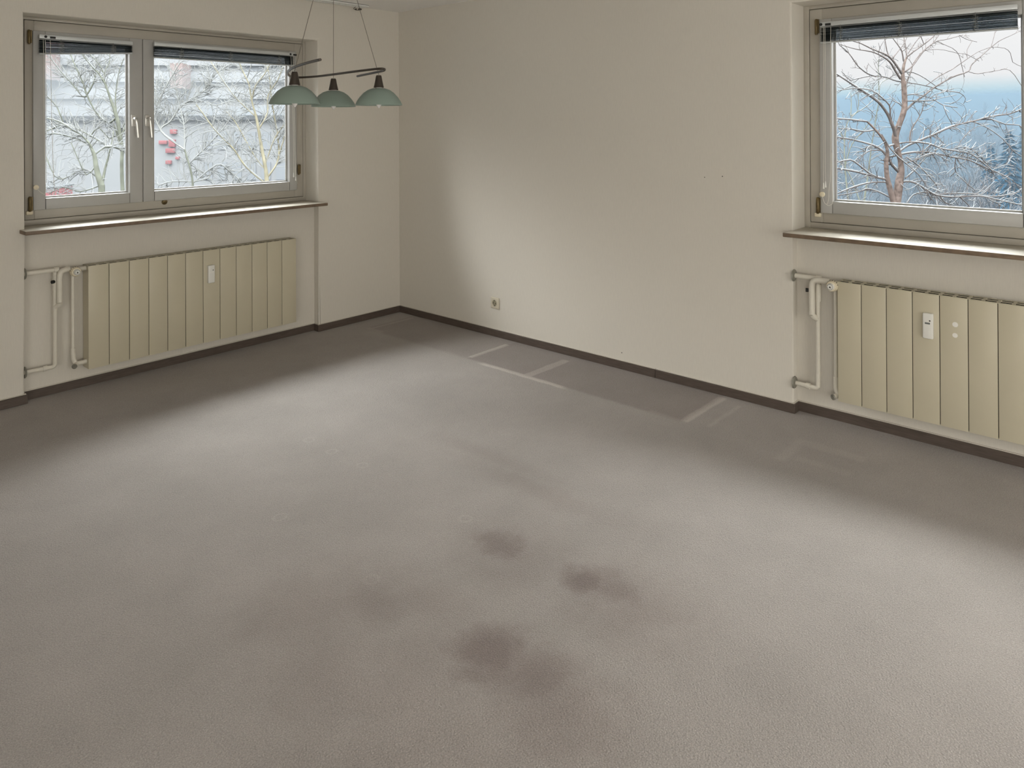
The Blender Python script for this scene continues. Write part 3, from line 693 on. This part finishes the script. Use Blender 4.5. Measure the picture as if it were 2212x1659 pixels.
Z2 = lambda *L: zm((1790, 250), 5.242, L)
Z3 = lambda *L: zm((80, 70), 4.482, L)
Z4 = lambda *L: zm((320, 80), 4.739, L)

# --- the big bare tree before the right-hand window
T = Tree(11.5, 3)
T.limb(Z2((765, 1010, 46), (785, 880, 46), (800, 750, 44), (822, 620, 36), (812, 500, 28), (775, 370, 34), (755, 240, 38), (795, 110, 31))+Z1((800, 1085, 31), (848, 960, 31), (862, 850, 30), (852, 650, 27), (840, 550, 21), (846, 470, 15), (862, 395, 11), (885, 335, 8))[1:], trunk=True, twigs=.15)
T.limb(Z2((742, 1000, 34), (702, 850, 31), (662, 690, 27), (653, 520, 24), (668, 420, 19), (632, 290, 14), (530, 160, 12), (440, 70, 10)), -.6, trunk=True, twigs=.3)
for off, L in ((.5, ((840, 530, 18), (850, 430, 14), (890, 330, 10), (1020, 230, 8), (1130, 150, 7), (1210, 80, 6), (1300, -10, 4))),
               (-.8, ((838, 530, 14), (770, 430, 12), (705, 345, 12), (640, 300, 9), (490, 240, 7), (370, 180, 6), (270, 150, 5), (150, 100, 3))),
               (.9, ((855, 420, 10), (880, 330, 8), (880, 250, 7), (860, 150, 6), (845, 60, 4))),
               (-.3, ((848, 380, 8), (830, 270, 7), (780, 190, 5), (720, 110, 4), (690, 30, 3))),
               (-1.2, ((815, 580, 13), (750, 480, 11), (690, 385, 10), (600, 320, 8), (480, 270, 7), (300, 240, 5), (120, 185, 4))),
               (.7, ((860, 500, 9), (950, 430, 8), (1050, 300, 7), (1110, 230, 6), (1230, 150, 5), (1340, 130, 4), (1520, 80, 3))),
               (1.1, ((870, 650, 10), (930, 500, 8), (960, 400, 6), (1060, 270, 6), (1180, 170, 5), (1260, 60, 4))),
               (.2, ((695, 345, 6), (660, 260, 6), (640, 140, 5), (625, 40, 4))), (.4, ((725, 340, 6), (800, 250, 5), (860, 170, 4), (900, 60, 3))),
               (.4, ((900, 290, 5), (980, 170, 5), (1040, 90, 4), (1080, 0, 3))), (-.3, ((1080, 190, 4), (1040, 90, 4), (1000, 20, 3)))):
    T.limb(Z1(*L), off, snow=False, twigs=.55, tl=(10, 34))
for off, L in ((1.3, ((868, 940, 16), (960, 850, 12), (1100, 750, 10), (1220, 660, 9), (1400, 560, 8), (1580, 495, 7), (1620, 420, 6), (1720, 330, 5), (1840, 220, 5), (1950, 140, 4), (2060, 90, 3), (2220, 10, 2))),
               (.5, ((1580, 495, 4), (1690, 520, 4), (1870, 490, 3), (2050, 480, 2), (2190, 670, 2))), (.4, ((1840, 220, 3), (1990, 230, 3), (2060, 290, 3), (2085, 390, 3), (2190, 440, 2))),
               (.2, ((1838, 218, 3), (1868, 110, 3), (1892, 20, 2))), (.8, ((1110, 650, 5), (1250, 550, 5), (1400, 470, 5), (1570, 350, 4), (1700, 270, 3), (1838, 220, 3))),
               (.7, ((1100, 255, 4), (1180, 245, 3), (1300, 250, 3), (1470, 290, 3), (1560, 300, 3), (1700, 375, 2))), (.5, ((1215, 155, 3), (1400, 230, 3), (1475, 310, 3), (1505, 420, 3), (1540, 560, 2))),
               (.2, ((1480, 85, 3), (1560, 130, 2), (1680, 160, 2))), (.3, ((1570, 340, 3), (1565, 250, 2), (1620, 150, 2)))):
    T.limb(Z1(*L), off, snow=False, twigs=.3, tl=(8, 26))
for off, L in ((.4, ((1215, 690, 4), (1340, 720, 4), (1480, 735, 4), (1550, 800, 3), (1525, 860, 2))), (-1.5, ((778, 1300, 17), (756, 1226, 20), (738, 1150, 20), (715, 1090, 19), (665, 975, 16), (560, 840, 13), (400, 730, 11), (280, 650, 9), (120, 545, 7), (20, 490, 5))),
               (-1., ((708, 1066, 9), (698, 990, 9), (690, 880, 8), (600, 790, 6), (490, 710, 5), (290, 690, 4), (110, 715, 3))), (-.6, ((540, 555, 6), (440, 520, 7), (330, 430, 6), (230, 290, 5), (120, 195, 4))),
               (-.6, ((1230, 690, 4), (1010, 640, 4), (770, 605, 5), (640, 560, 5), (480, 545, 4), (230, 600, 3))), (-.4, ((690, 570, 4), (800, 510, 4), (960, 510, 4), (1100, 580, 4), (1210, 660, 3))),
               (-.5, ((870, 770, 5), (960, 755, 5), (1100, 780, 4), (1200, 820, 4), (1300, 880, 4), (1460, 905, 3))), (.3, ((860, 830, 5), (1000, 830, 5), (1200, 820, 4), (1240, 750, 4), (1420, 690, 3))),
               (.3, ((1300, 880, 4), (1330, 970, 3), (1390, 1080, 2))), (.2, ((860, 930, 6), (800, 860, 6), (730, 825, 5)))):
    T.limb(Z1(*L), off, twigs=.9)
for off, L in ((-.6, ((795, 640, 15), (720, 560, 15), (680, 490, 14), (610, 400, 12), (500, 335, 8), (250, 270, 7), (110, 250, 6), (20, 240, 5))), (.8, ((690, 470, 8), (860, 430, 9), (1050, 408, 8), (1200, 430, 8), (1400, 470, 7), (1600, 510, 6), (1800, 600, 5), (1950, 660, 4), (2100, 750, 4), (2200, 890, 3))),
               (.6, ((640, 360, 8), (780, 320, 8), (930, 300, 7), (1130, 320, 7), (1300, 380, 6), (1450, 400, 6), (1620, 440, 5), (1780, 560, 5), (1870, 640, 4))), (1.4, ((770, 430, 10), (900, 340, 9), (1060, 270, 10), (1200, 210, 10), (1330, 150, 10), (1470, 100, 9), (1650, 60, 8), (1850, 10, 7), (2060, -25, 7), (2220, -90, 6))),
               (.5, ((1700, 45, 6), (1850, 45, 6), (2000, 100, 5), (2160, 110, 4), (2210, 190, 4))), (.4, ((1640, 70, 5), (1800, 140, 4), (1980, 270, 4), (2080, 390, 4), (2180, 460, 3))),
               (.2, ((1450, 410, 4), (1490, 300, 4), (1590, 180, 4), (1690, 120, 3))), (-.8, ((600, 210, 7), (650, 290, 6), (700, 370, 6), (790, 470, 6), (900, 560, 5), (1020, 670, 5), (1110, 800, 4))),
               (-.4, ((880, 470, 6), (1010, 560, 6), (1120, 670, 6), (1225, 790, 6))), (-.7, ((780, 810, 9), (850, 750, 9), (960, 755, 9), (1080, 820, 8), (1220, 900, 8), (1420, 920, 7), (1700, 910, 6), (1900, 950, 5), (2210, 1020, 4))),
               (.4, ((880, 1000, 7), (960, 900, 6), (1100, 870, 6), (1250, 890, 6), (1440, 880, 5), (1680, 890, 5), (1800, 915, 5), (1960, 910, 5), (2160, 865, 4))), (-.8, ((650, 720, 11), (500, 690, 9), (330, 640, 9), (110, 600, 7), (20, 590, 6))),
               (-.6, ((560, 700, 9), (470, 660, 8), (330, 550, 8), (240, 500, 7), (110, 525, 6))), (-.7, ((660, 755, 7), (500, 755, 7), (300, 800, 6), (100, 880, 5))), (-.5, ((690, 925, 7), (560, 860, 7), (430, 830, 6), (350, 860, 5), (110, 905, 4))),
               (.3, ((870, 540, 7), (980, 500, 6), (1100, 450, 6), (1200, 428, 5))), (.4, ((870, 710, 8), (950, 640, 7), (1030, 560, 6), (1080, 470, 5), (1140, 350, 4), (1160, 250, 4), (1142, 150, 3))),
               (.3, ((920, 320, 9), (930, 180, 8), (1000, 60, 6), (1060, -50, 5), (1080, -150, 4), (1110, -220, 3))), (-.8, ((440, 70, 8), (250, 45, 7), (110, 35, 6), (20, 30, 5))), (-.4, ((610, 400, 6), (480, 390, 6), (380, 450, 5), (330, 540, 4))),
               (-.4, ((530, 160, 6), (400, 180, 5), (250, 150, 5), (110, 145, 4))), (.3, ((1440, 480, 5), (1430, 590, 5), (1470, 680, 4), (1650, 840, 4))), (.2, ((1240, 900, 5), (1330, 990, 5), (1440, 1050, 5), (1560, 1120, 4))), (.2, ((1480, 920, 5), (1560, 990, 5), (1620, 1060, 4), (1660, 1110, 4))),
               (.2, ((1800, 930, 4), (1920, 1000, 4), (2010, 1090, 4))), (.2, ((1380, 480, 5), (1440, 440, 4), (1560, 470, 4), (1720, 520, 4), (1850, 545, 3))), (.2, ((1460, 400, 4), (1560, 360, 4), (1680, 430, 4), (1840, 600, 4)))):
    T.limb(Z2(*L), off, twigs=1.7)
T.finish('bare_tree', 'large bare tree with reddish forked trunk and snowy branches close outside the right window', 'bark_warm', 'bark_grey', 'bark_grey', (1937, 444, 17))
# --- thin stems behind its left side
T = Tree(16, 8)
for off, L in ((.6, Z2((225, 990, 9), (205, 800, 8), (185, 560, 7), (180, 300, 6), (215, 80, 5), (330, -60, 4), (335, -250, 3))), (-.5, Z2((400, 980, 11), (430, 780, 9), (460, 560, 7), (480, 380, 6), (510, 190, 5))+Z1((545, 950, 5), (572, 790, 4), (562, 560, 4), (566, 350, 3))),
               (.8, Z2((350, 960, 6), (250, 690, 6), (190, 600, 5), (130, 530, 4), (60, 420, 3))), (-.4, Z2((190, 560, 5), (260, 330, 5), (420, 130, 4), (500, 0, 3))), (.4, Z2((180, 300, 5), (110, 120, 4), (60, -40, 3))), (.3, Z1((560, 700, 4), (600, 620, 4), (700, 560, 3), (760, 500, 2))), (.3, Z1((250, 1000, 5), (255, 850, 4), (250, 740, 3))), (.3, Z1((250, 1000, 5), (420, 900, 4), (520, 800, 3)))):
    T.limb(L, off, twigs=1.4, tl=(16, 50))
T.finish('sapling', 'thin multi-stemmed sapling behind the left branches of the big bare tree', 'bark_pale', 'bark_pale', 'twig', (1870, 450, 5))
# --- trees before the left-hand window
T = Tree(14, 11)
T.limb(Z3((625, 1490, 30), (590, 1380, 26), (570, 1290, 22), (555, 1190, 18), (520, 1110, 12)), trunk=True, twigs=.4)
T.limb(Z3((630, 1480, 14), (655, 1340, 11), (690, 1200, 8), (725, 1060, 6), (740, 950, 4)), .6)
for off, L in ((-.7, ((535, 1130, 10), (510, 1080, 9), (440, 1000, 8), (340, 940, 8), (230, 870, 6), (100, 830, 5))), (.5, ((540, 1130, 7), (440, 1050, 6), (320, 1010, 5), (180, 980, 4), (80, 990, 3))), (-.5, ((570, 1290, 5), (480, 1380, 5), (400, 1230, 4), (330, 1070, 4))),
               (.4, ((600, 1420, 6), (450, 1330, 5), (250, 1420, 5), (160, 1370, 5), (90, 1210, 5))), (.5, ((620, 1480, 5), (430, 1540, 5), (250, 1500, 4), (120, 1560, 4))), (.4, ((555, 1190, 6), (660, 1110, 7), (780, 1120, 7), (850, 1140, 6)))):
    T.limb(Z3(*L), off, twigs=4, tl=(14, 55))
T.finish('bare_tree', 'snowy mossy-trunked tree low in the narrow left window pane', 'bark_pale', 'bark_pale', 'twig_pale', (219.5, 402, 13), 'snowy trees before the left window')
T = Tree(15.5, 12)
T.limb(Z3((830, 1560, 18), (822, 1400, 17), (820, 1250, 16), (825, 1120, 15), (805, 1000, 15), (772, 820, 18), (712, 650, 11)), trunk=True, twigs=.6)
for off, L in ((-.6, ((712, 650, 10), (660, 500, 9), (600, 400, 8), (540, 340, 7), (450, 230, 5), (380, 130, 4))), (.4, ((655, 490, 7), (650, 390, 6), (700, 290, 5), (705, 200, 4))), (-.4, ((640, 390, 6), (590, 290, 5), (520, 220, 4), (470, 140, 3))),
               (.7, ((770, 820, 10), (700, 880, 8), (640, 845, 7), (560, 760, 6), (480, 600, 9), (450, 500, 8), (380, 350, 6), (330, 230, 5), (300, 130, 4))), (.3, ((485, 600, 8), (550, 490, 7), (570, 400, 5), (580, 250, 4))),
               (-.7, ((485, 610, 8), (440, 620, 7), (350, 510, 6), (240, 390, 5), (130, 250, 4), (70, 180, 3))), (.5, ((820, 1180, 9), (760, 930, 8), (690, 870, 6), (610, 830, 5))), (-.5, ((815, 1100, 8), (700, 1110, 8), (620, 1060, 7), (520, 1000, 7), (380, 930, 7), (260, 890, 6), (90, 960, 5))),
               (.6, ((790, 900, 8), (760, 700, 6), (765, 560, 5), (790, 400, 4), (840, 250, 3))), (.4, ((810, 1010, 8), (860, 900, 6), (930, 760, 5), (1000, 600, 4))), (.3, ((520, 1000, 6), (600, 920, 6), (700, 1030, 5), (800, 960, 5), (850, 880, 4))),
               (-.3, ((260, 890, 5), (190, 720, 6), (120, 640, 5), (80, 600, 4)))):
    T.limb(Z3(*L), off, twigs=4.5, tl=(14, 60))
T.finish('bare_tree', 'tall snow-laden tree with many branches behind the window-handle side of the left pane', 'bark_pale', 'bark_pale', 'twig_pale', (265, 418, 8), 'snowy trees before the left window')
T = Tree(15, 13)
T.limb(Z4((1215, 1500, 24), (1205, 1360, 18), (1165, 1150, 16), (1132, 950, 15), (1102, 800, 12)), trunk=True, twigs=.8)
for off, L in ((-.5, ((1102, 800, 10), (1060, 650, 8), (1032, 480, 7), (960, 330, 5), (930, 240, 4), (900, 120, 3))), (.6, ((1110, 820, 8), (1000, 720, 7), (880, 600, 6), (780, 460, 5), (720, 370, 4), (640, 250, 3))), (-.9, ((1180, 1480, 9), (1080, 1400, 9), (980, 1300, 9), (880, 1150, 8), (780, 1050, 7), (660, 920, 6), (560, 780, 5), (490, 690, 4))),
               (.5, ((1185, 1340, 8), (1080, 1200, 7), (1000, 1060, 6), (900, 880, 5), (800, 760, 4))), (.7, ((1210, 1450, 10), (1300, 1330, 9), (1340, 1200, 9), (1315, 950, 8), (1265, 650, 7), (1240, 400, 6), (1200, 250, 4))), (-.4, ((1340, 1200, 7), (1400, 1000, 6), (1440, 800, 5), (1420, 600, 4))),
               (.3, ((1130, 950, 8), (1220, 780, 7), (1230, 600, 6), (1330, 430, 5), (1380, 300, 4))), (.3, ((1200, 1300, 6), (1290, 1050, 6), (1390, 900, 5))), (-.3, ((1060, 650, 6), (1100, 500, 6), (1190, 380, 5), (1260, 250, 4)))):
    T.limb(Z4(*L), off, twigs=4.5, tl=(14, 60))
T.finish('bare_tree', 'tan-barked snowy tree leaning across the wide left window pane, next to the pendant lamp', 'bark_tan', 'bark_tan', 'twig_pale', (575, 398, 9), 'snowy trees before the left window')
T = Tree(18, 14)
T.limb(Z4((455, 1580, 11), (455, 1480, 10), (430, 1340, 9), (372, 1150, 7)), trunk=True, twigs=.6)
for off, L in ((.6, ((372, 1150, 7), (365, 900, 6), (300, 600, 5), (260, 350, 4))), (-.6, ((420, 1300, 6), (520, 1200, 6), (640, 1080, 6), (780, 920, 5), (860, 800, 4))), (.8, ((370, 1150, 8), (130, 960, 10), (230, 860, 9), (350, 700, 9), (560, 560, 8), (700, 370, 7), (860, 270, 5))), (-.7, ((130, 960, 8), (70, 760, 7), (200, 480, 6), (330, 260, 5))),
               (.5, ((450, 1480, 7), (620, 1440, 7), (520, 1360, 6), (400, 1280, 5))), (.6, ((455, 1500, 6), (700, 1310, 6), (820, 1360, 7), (960, 1490, 6))), (-.5, ((560, 560, 6), (640, 480, 5), (600, 300, 4), (520, 160, 3))), (.4, ((600, 660, 5), (700, 700, 5), (860, 650, 4), (980, 660, 3))), (.4, ((450, 1480, 6), (250, 1480, 5), (110, 1520, 5))), (.3, ((230, 860, 6), (90, 620, 5), (90, 430, 4)))):
    T.limb(Z4(*L), off, twigs=5, tl=(14, 60))
T.finish('bare_tree', 'pale snow-covered tree in the middle of the wide left window pane, before the red panels', 'bark_pale', 'twig_pale', 'twig_pale', (416, 412, 5), 'snowy trees before the left window')

# --- wooded valley: bare trees, firs
def fan_tree(seed, h, spread=.62, levels=5):
    R = random.Random(seed); tr, br = MB(), MB(); cnt = [0]
    def grow(p, d, L, r, lev):
        n = 4; P = [p]
        for i in range(n):
            d = (d+Vector((R.uniform(-.13, .13), R.uniform(-.13, .13), R.uniform(-.02, .10)))).normalized(); P.append(P[-1]+d*L/n)
        rad = [max(r*(1-.45*i/n), .011) for i in range(n+1)]
        (tr if lev == 0 else br).tube(P, rad, 7 if lev == 0 else 4, lev == 0)
        if lev >= levels: return
        for k in range(R.randint(3, 4) if lev else 6):
            i = R.randint(2, n) if lev else R.randint(1, n); q = P[i]; ax = d.orthogonal().normalized(); ax = Quaternion(d, R.uniform(0, 2*PI)) @ ax
            nd_ = (Quaternion(ax, R.uniform(.35, spread+.35)) @ d).normalized()
            grow(q, nd_, L*R.uniform(.55, .8), rad[i]*.62, lev+1)
    grow(Vector((0, 0, 0)), Vector((0, 0, 1)), h*.42, h*.018, 0)
    return tr, br
def put_tree(name, parts, label, group, loc, sc_, rz, proto=None):
    if proto is None:
        t = thing(name, label, 'tree', Matrix.Translation(loc), group)
        for n_, b_, m_ in parts: tag(b_.build(n_, m_, t, ang=180 if n_ != 'needles' else 30), kind='stuff' if n_ == 'snow' else None)
    else:
        t = proto.copy(); COL.objects.link(t); t['label'] = label
        for ch in proto.children:
            c = ch.copy(); COL.objects.link(c); c.parent = t
    t.matrix_world = Matrix.Translation(loc) @ Matrix.Rotation(rz, 4, 'Z') @ Matrix.Scale(sc_, 4)
    return t
def on_ground(u, d):
    p = dep(u, CY, d); return Vector((p.x, p.y, ground_z(p.x, p.y)-.05))
R = random.Random(21)
protos = {}
spots = [(2165, 31, 392), (2092, 42, 322), (2040, 50, 330), (1990, 44, 352), (2215, 30, 398), (2130, 70, 256), (2070, 64, 300), (1965, 60, 335), (1905, 66, 340), (1850, 58, 330), (2085, 92, 240), (2150, 96, 236), (2205, 84, 246), (2020, 100, 262), (1960, 110, 268), (1880, 105, 275), (1820, 90, 285), (2112, 36, 372), (2195, 38, 362), (2030, 34, 385)]
for i, (u, d, v) in enumerate(spots):
    loc = on_ground(u, d); top = dep(u, v, d).z; h = top-loc.z; k = i % 4
    nr = 'near' if d < 55 else ('far' if d > 80 else 'middle-distance')
    lab = 'hazy bare tree in the frosted wood on the valley side beyond the right window'
    if k not in protos:
        a, b_ = fan_tree(40+k, 10); protos[k] = put_tree('bare_tree', (('trunk', a, 'bark_grey'), ('branches', b_, 'twig')), lab, 'hazy bare trees of the valley wood', loc, h/10, R.uniform(0, 6))
    else: put_tree('bare_tree', None, lab, 'hazy bare trees of the valley wood', loc, h/10, R.uniform(0, 6), protos[k])
def fir(seed, h):
    R = random.Random(seed); tr, fo, sn = MB(), MB(), MB(); tr.tube([(0, 0, 0), (0, 0, h)], [h*.016, .02], 7)
    for _ in range(900):
        q = R.random()**1.35; z = h*(.07+.92*q); f = 1-z/h; l = (h*.27*f**.8+.15)*R.uniform(.55, 1.1); a = R.uniform(0, 2*PI); c, s_ = math.cos(a), math.sin(a); dr = -R.uniform(.15, .42)*l
        l *= .92; w_ = l*R.uniform(.07, .12); side = Vector((-s_, c, 0))*w_; m_ = Vector((c*l*.55, s_*l*.55, z+dr*.3)); tip = Vector((c*l, s_*l, z+dr)); b0 = Vector((0, 0, z)); up = Vector((0, 0, .05*l+.02)); dn = Vector((0, 0, -.09*l))
        fo.quad(b0, m_-side-up, tip, m_+up); fo.quad(b0, m_+up, tip, m_+side-up); fo.quad(b0, m_-side*.6+dn, tip, m_+side*.6+dn)
        if R.random() < .12: sn.tube([b0*.5+m_*.5+up*1.5, m_+up*1.9, m_*.35+tip*.65+up*1.4], [.02*l, .04*l, .015*l], 5)
    return tr, fo, sn
fp = None
for u, d, v, lab in ((2180, 37, 280, 'dark blue fir standing right of the hanging branch beyond the right window'), (2140, 41, 312, 'lower blue fir just left of the dark blue fir beyond the right window'), (2003, 96, 252, 'faint blue fir beside the trunk of the big bare tree'), (1968, 120, 250, 'faintest grey-blue fir far behind the trunk of the big bare tree'), (2215, 44, 268, 'blue fir at the window-stile edge of the wooded view')):
    loc = on_ground(u, d); h = dep(u, v, d).z-loc.z
    if fp is None:
        a, b_, c_ = fir(5, 12); fp = put_tree('fir', (('trunk', a, 'bark_grey'), ('needles', b_, 'fir'), ('snow', c_, 'snow')), lab, None, loc, h/12, 1)
    else: put_tree('fir', None, lab, None, loc, h/12, R.uniform(0, 6), fp)
# wood on the far hill: one mass of tiny crowns nobody could count
B = MB(); R = random.Random(9)
for i in range(2200):
    x = -R.uniform(130, 330); y = R.uniform(-260, 60); z = ground_z(x, y); h = R.uniform(2, 4.5); r = h*R.uniform(.35, .6)
    B.lathe([(0, h), (r*.6, h*.9), (r, h*.55), (r*.8, h*.2), (.15, .1)], (x, y, z), (R.uniform(-.1, .1), R.uniform(-.1, .1), 1), 6, close=False)
tag(B.build('forest', 'wood_far'), 'misty wooded hillside far beyond the right window', 'forest', kind='stuff')
# snow heaps
for u, v, d, r, lab in ((2041, 397, 62, 1.0, 'white heap of snow low behind the big tree, nearer its trunk'), (2146, 417, 55, .9, 'white heap of snow low beyond the right window, further from the trunk')):
    p = dep(u, v, d); B = MB(); gz = ground_z(p.x, p.y)
    B.lathe([(r*1.3, 0), (r*1.2, p.z-gz-.3), (r*.9, p.z-gz+.1), (r*.4, p.z-gz+.35), (0, p.z-gz+.4)], (0, 0, 0), n=14)
    for q in B.bm.verts: q.co.x *= 1.5; q.co += Vector((R.uniform(-.1, .1), R.uniform(-.1, .1), R.uniform(-.06, .06)))
    o = B.build('snow_heap', 'snow_ground'); o.matrix_world = Matrix.Translation((p.x, p.y, gz)); tag(o, lab, 'snow heap')

# --- buildings behind the left-hand trees
def hgt(v, d): return dep(CX, v, d).z
VX = (CR-CF*0).normalized()
def yaw_frame(u, d, a=0.):                   # building frame: x to the right along its front, y away from the viewer
    p = dep(u, CY, d); x = Vector((CR.x, CR.y, 0)).normalized(); x = Quaternion((0, 0, 1), a) @ x; y = Vector((-x.y, x.x, 0))
    m = Matrix.Identity(4)
    for i in range(3): m[i][0] = x[i]; m[i][1] = y[i]
    m.translation = Vector((p.x, p.y, ground_z(p.x, p.y)-.3)); return m
D1 = 62; F1 = yaw_frame(360, D1, .12); g = F1.translation.z; k1 = D1/F_PX
t = thing('apartment_building', 'tall pale apartment building with balcony bands far behind the snowy trees', 'building', F1)
B = MB(); B.box(-16, 16, 0, 12, 0, hgt(40, D1)-g); B.build('walls', 'facade', t)
lv = [hgt(v, D1)-g for v in (232, 196, 160, 124, 88)]
for z in lv:
    B = MB(); B.box(-15.5, 15.5, -.35, .02, z-.55, z+.30); B.build('balcony_band', 'band', t)
    for i in range(9):
        x = -14+i*3.4; B = MB(); B.box(x, x+1.5, -.06, .02, z+.42, z+1.15); B.build('window', 'window_out', t)
for u, v0, v1, w_ in ((401, 138, 190, 12), (125, 118, 172, 24)):
    x = (u-360)*k1; B = MB(); B.box(x-w_*k1, x+w_*k1, -2.6, .0, hgt(v1, D1)-g, hgt(v0, D1)-g); B.build('brick_bay', 'brick', t)
D2 = 40; F2 = yaw_frame(420, D2, -.06); g = F2.translation.z; k2 = D2/F_PX
t = thing('annex_building', 'low grey flat-roofed building with red panels behind the snowy trees', 'building', F2)
zt_ = hgt(256, D2)-g
B = MB(); B.box(-9, 9, 0, 8, 0, zt_); B.build('walls', 'facade_grey', t)
B = MB(); B.box(-9.2, 9.2, -.25, 8.2, zt_, zt_+.22); B.build('snowy_roof', 'snow_ground', t)
for u, v, w_, h_ in ((375, 281, 7, 5), (352, 304, 9, 4), (372, 306, 7, 8), (368, 322, 10, 5), (364, 347, 6, 4), (384, 338, 4, 3)):
    x = (u-420)*k2; z = hgt(v, D2)-g; B = MB(); B.box(x-w_*k2, x+w_*k2, -.15, .02, z-h_*k2, z+h_*k2, .02); B.build('red_panel', 'red', t)
for i in range(6):
    x = (450+i*32-420)*k2; B = MB(); z = hgt(300, D2)-g; B.box(x-.25, x+.25, -.05, .02, z-.5, z+.45); B.build('window', 'window_out', t)
    B = MB(); z = hgt(365, D2)-g; B.box(x-.25, x+.25, -.05, .02, z-.5, z+.45); B.build('window', 'window_out', t)
D3 = 34; F3 = yaw_frame(110, D3, .1); g = F3.translation.z; k3 = D3/F_PX
t = thing('shed', 'small red shed low at the corner of the narrow left window pane', 'shed', F3)
zt_ = hgt(402, D3)-g
B = MB(); B.box(-14*k3, 11*k3, 0, 1.5, 0, zt_); B.build('walls', 'red', t)
B = MB(); B.box(-15.5*k3, 12.5*k3, -.1, 1.6, zt_, zt_+.07); B.build('snowy_roof', 'snow_ground', t)
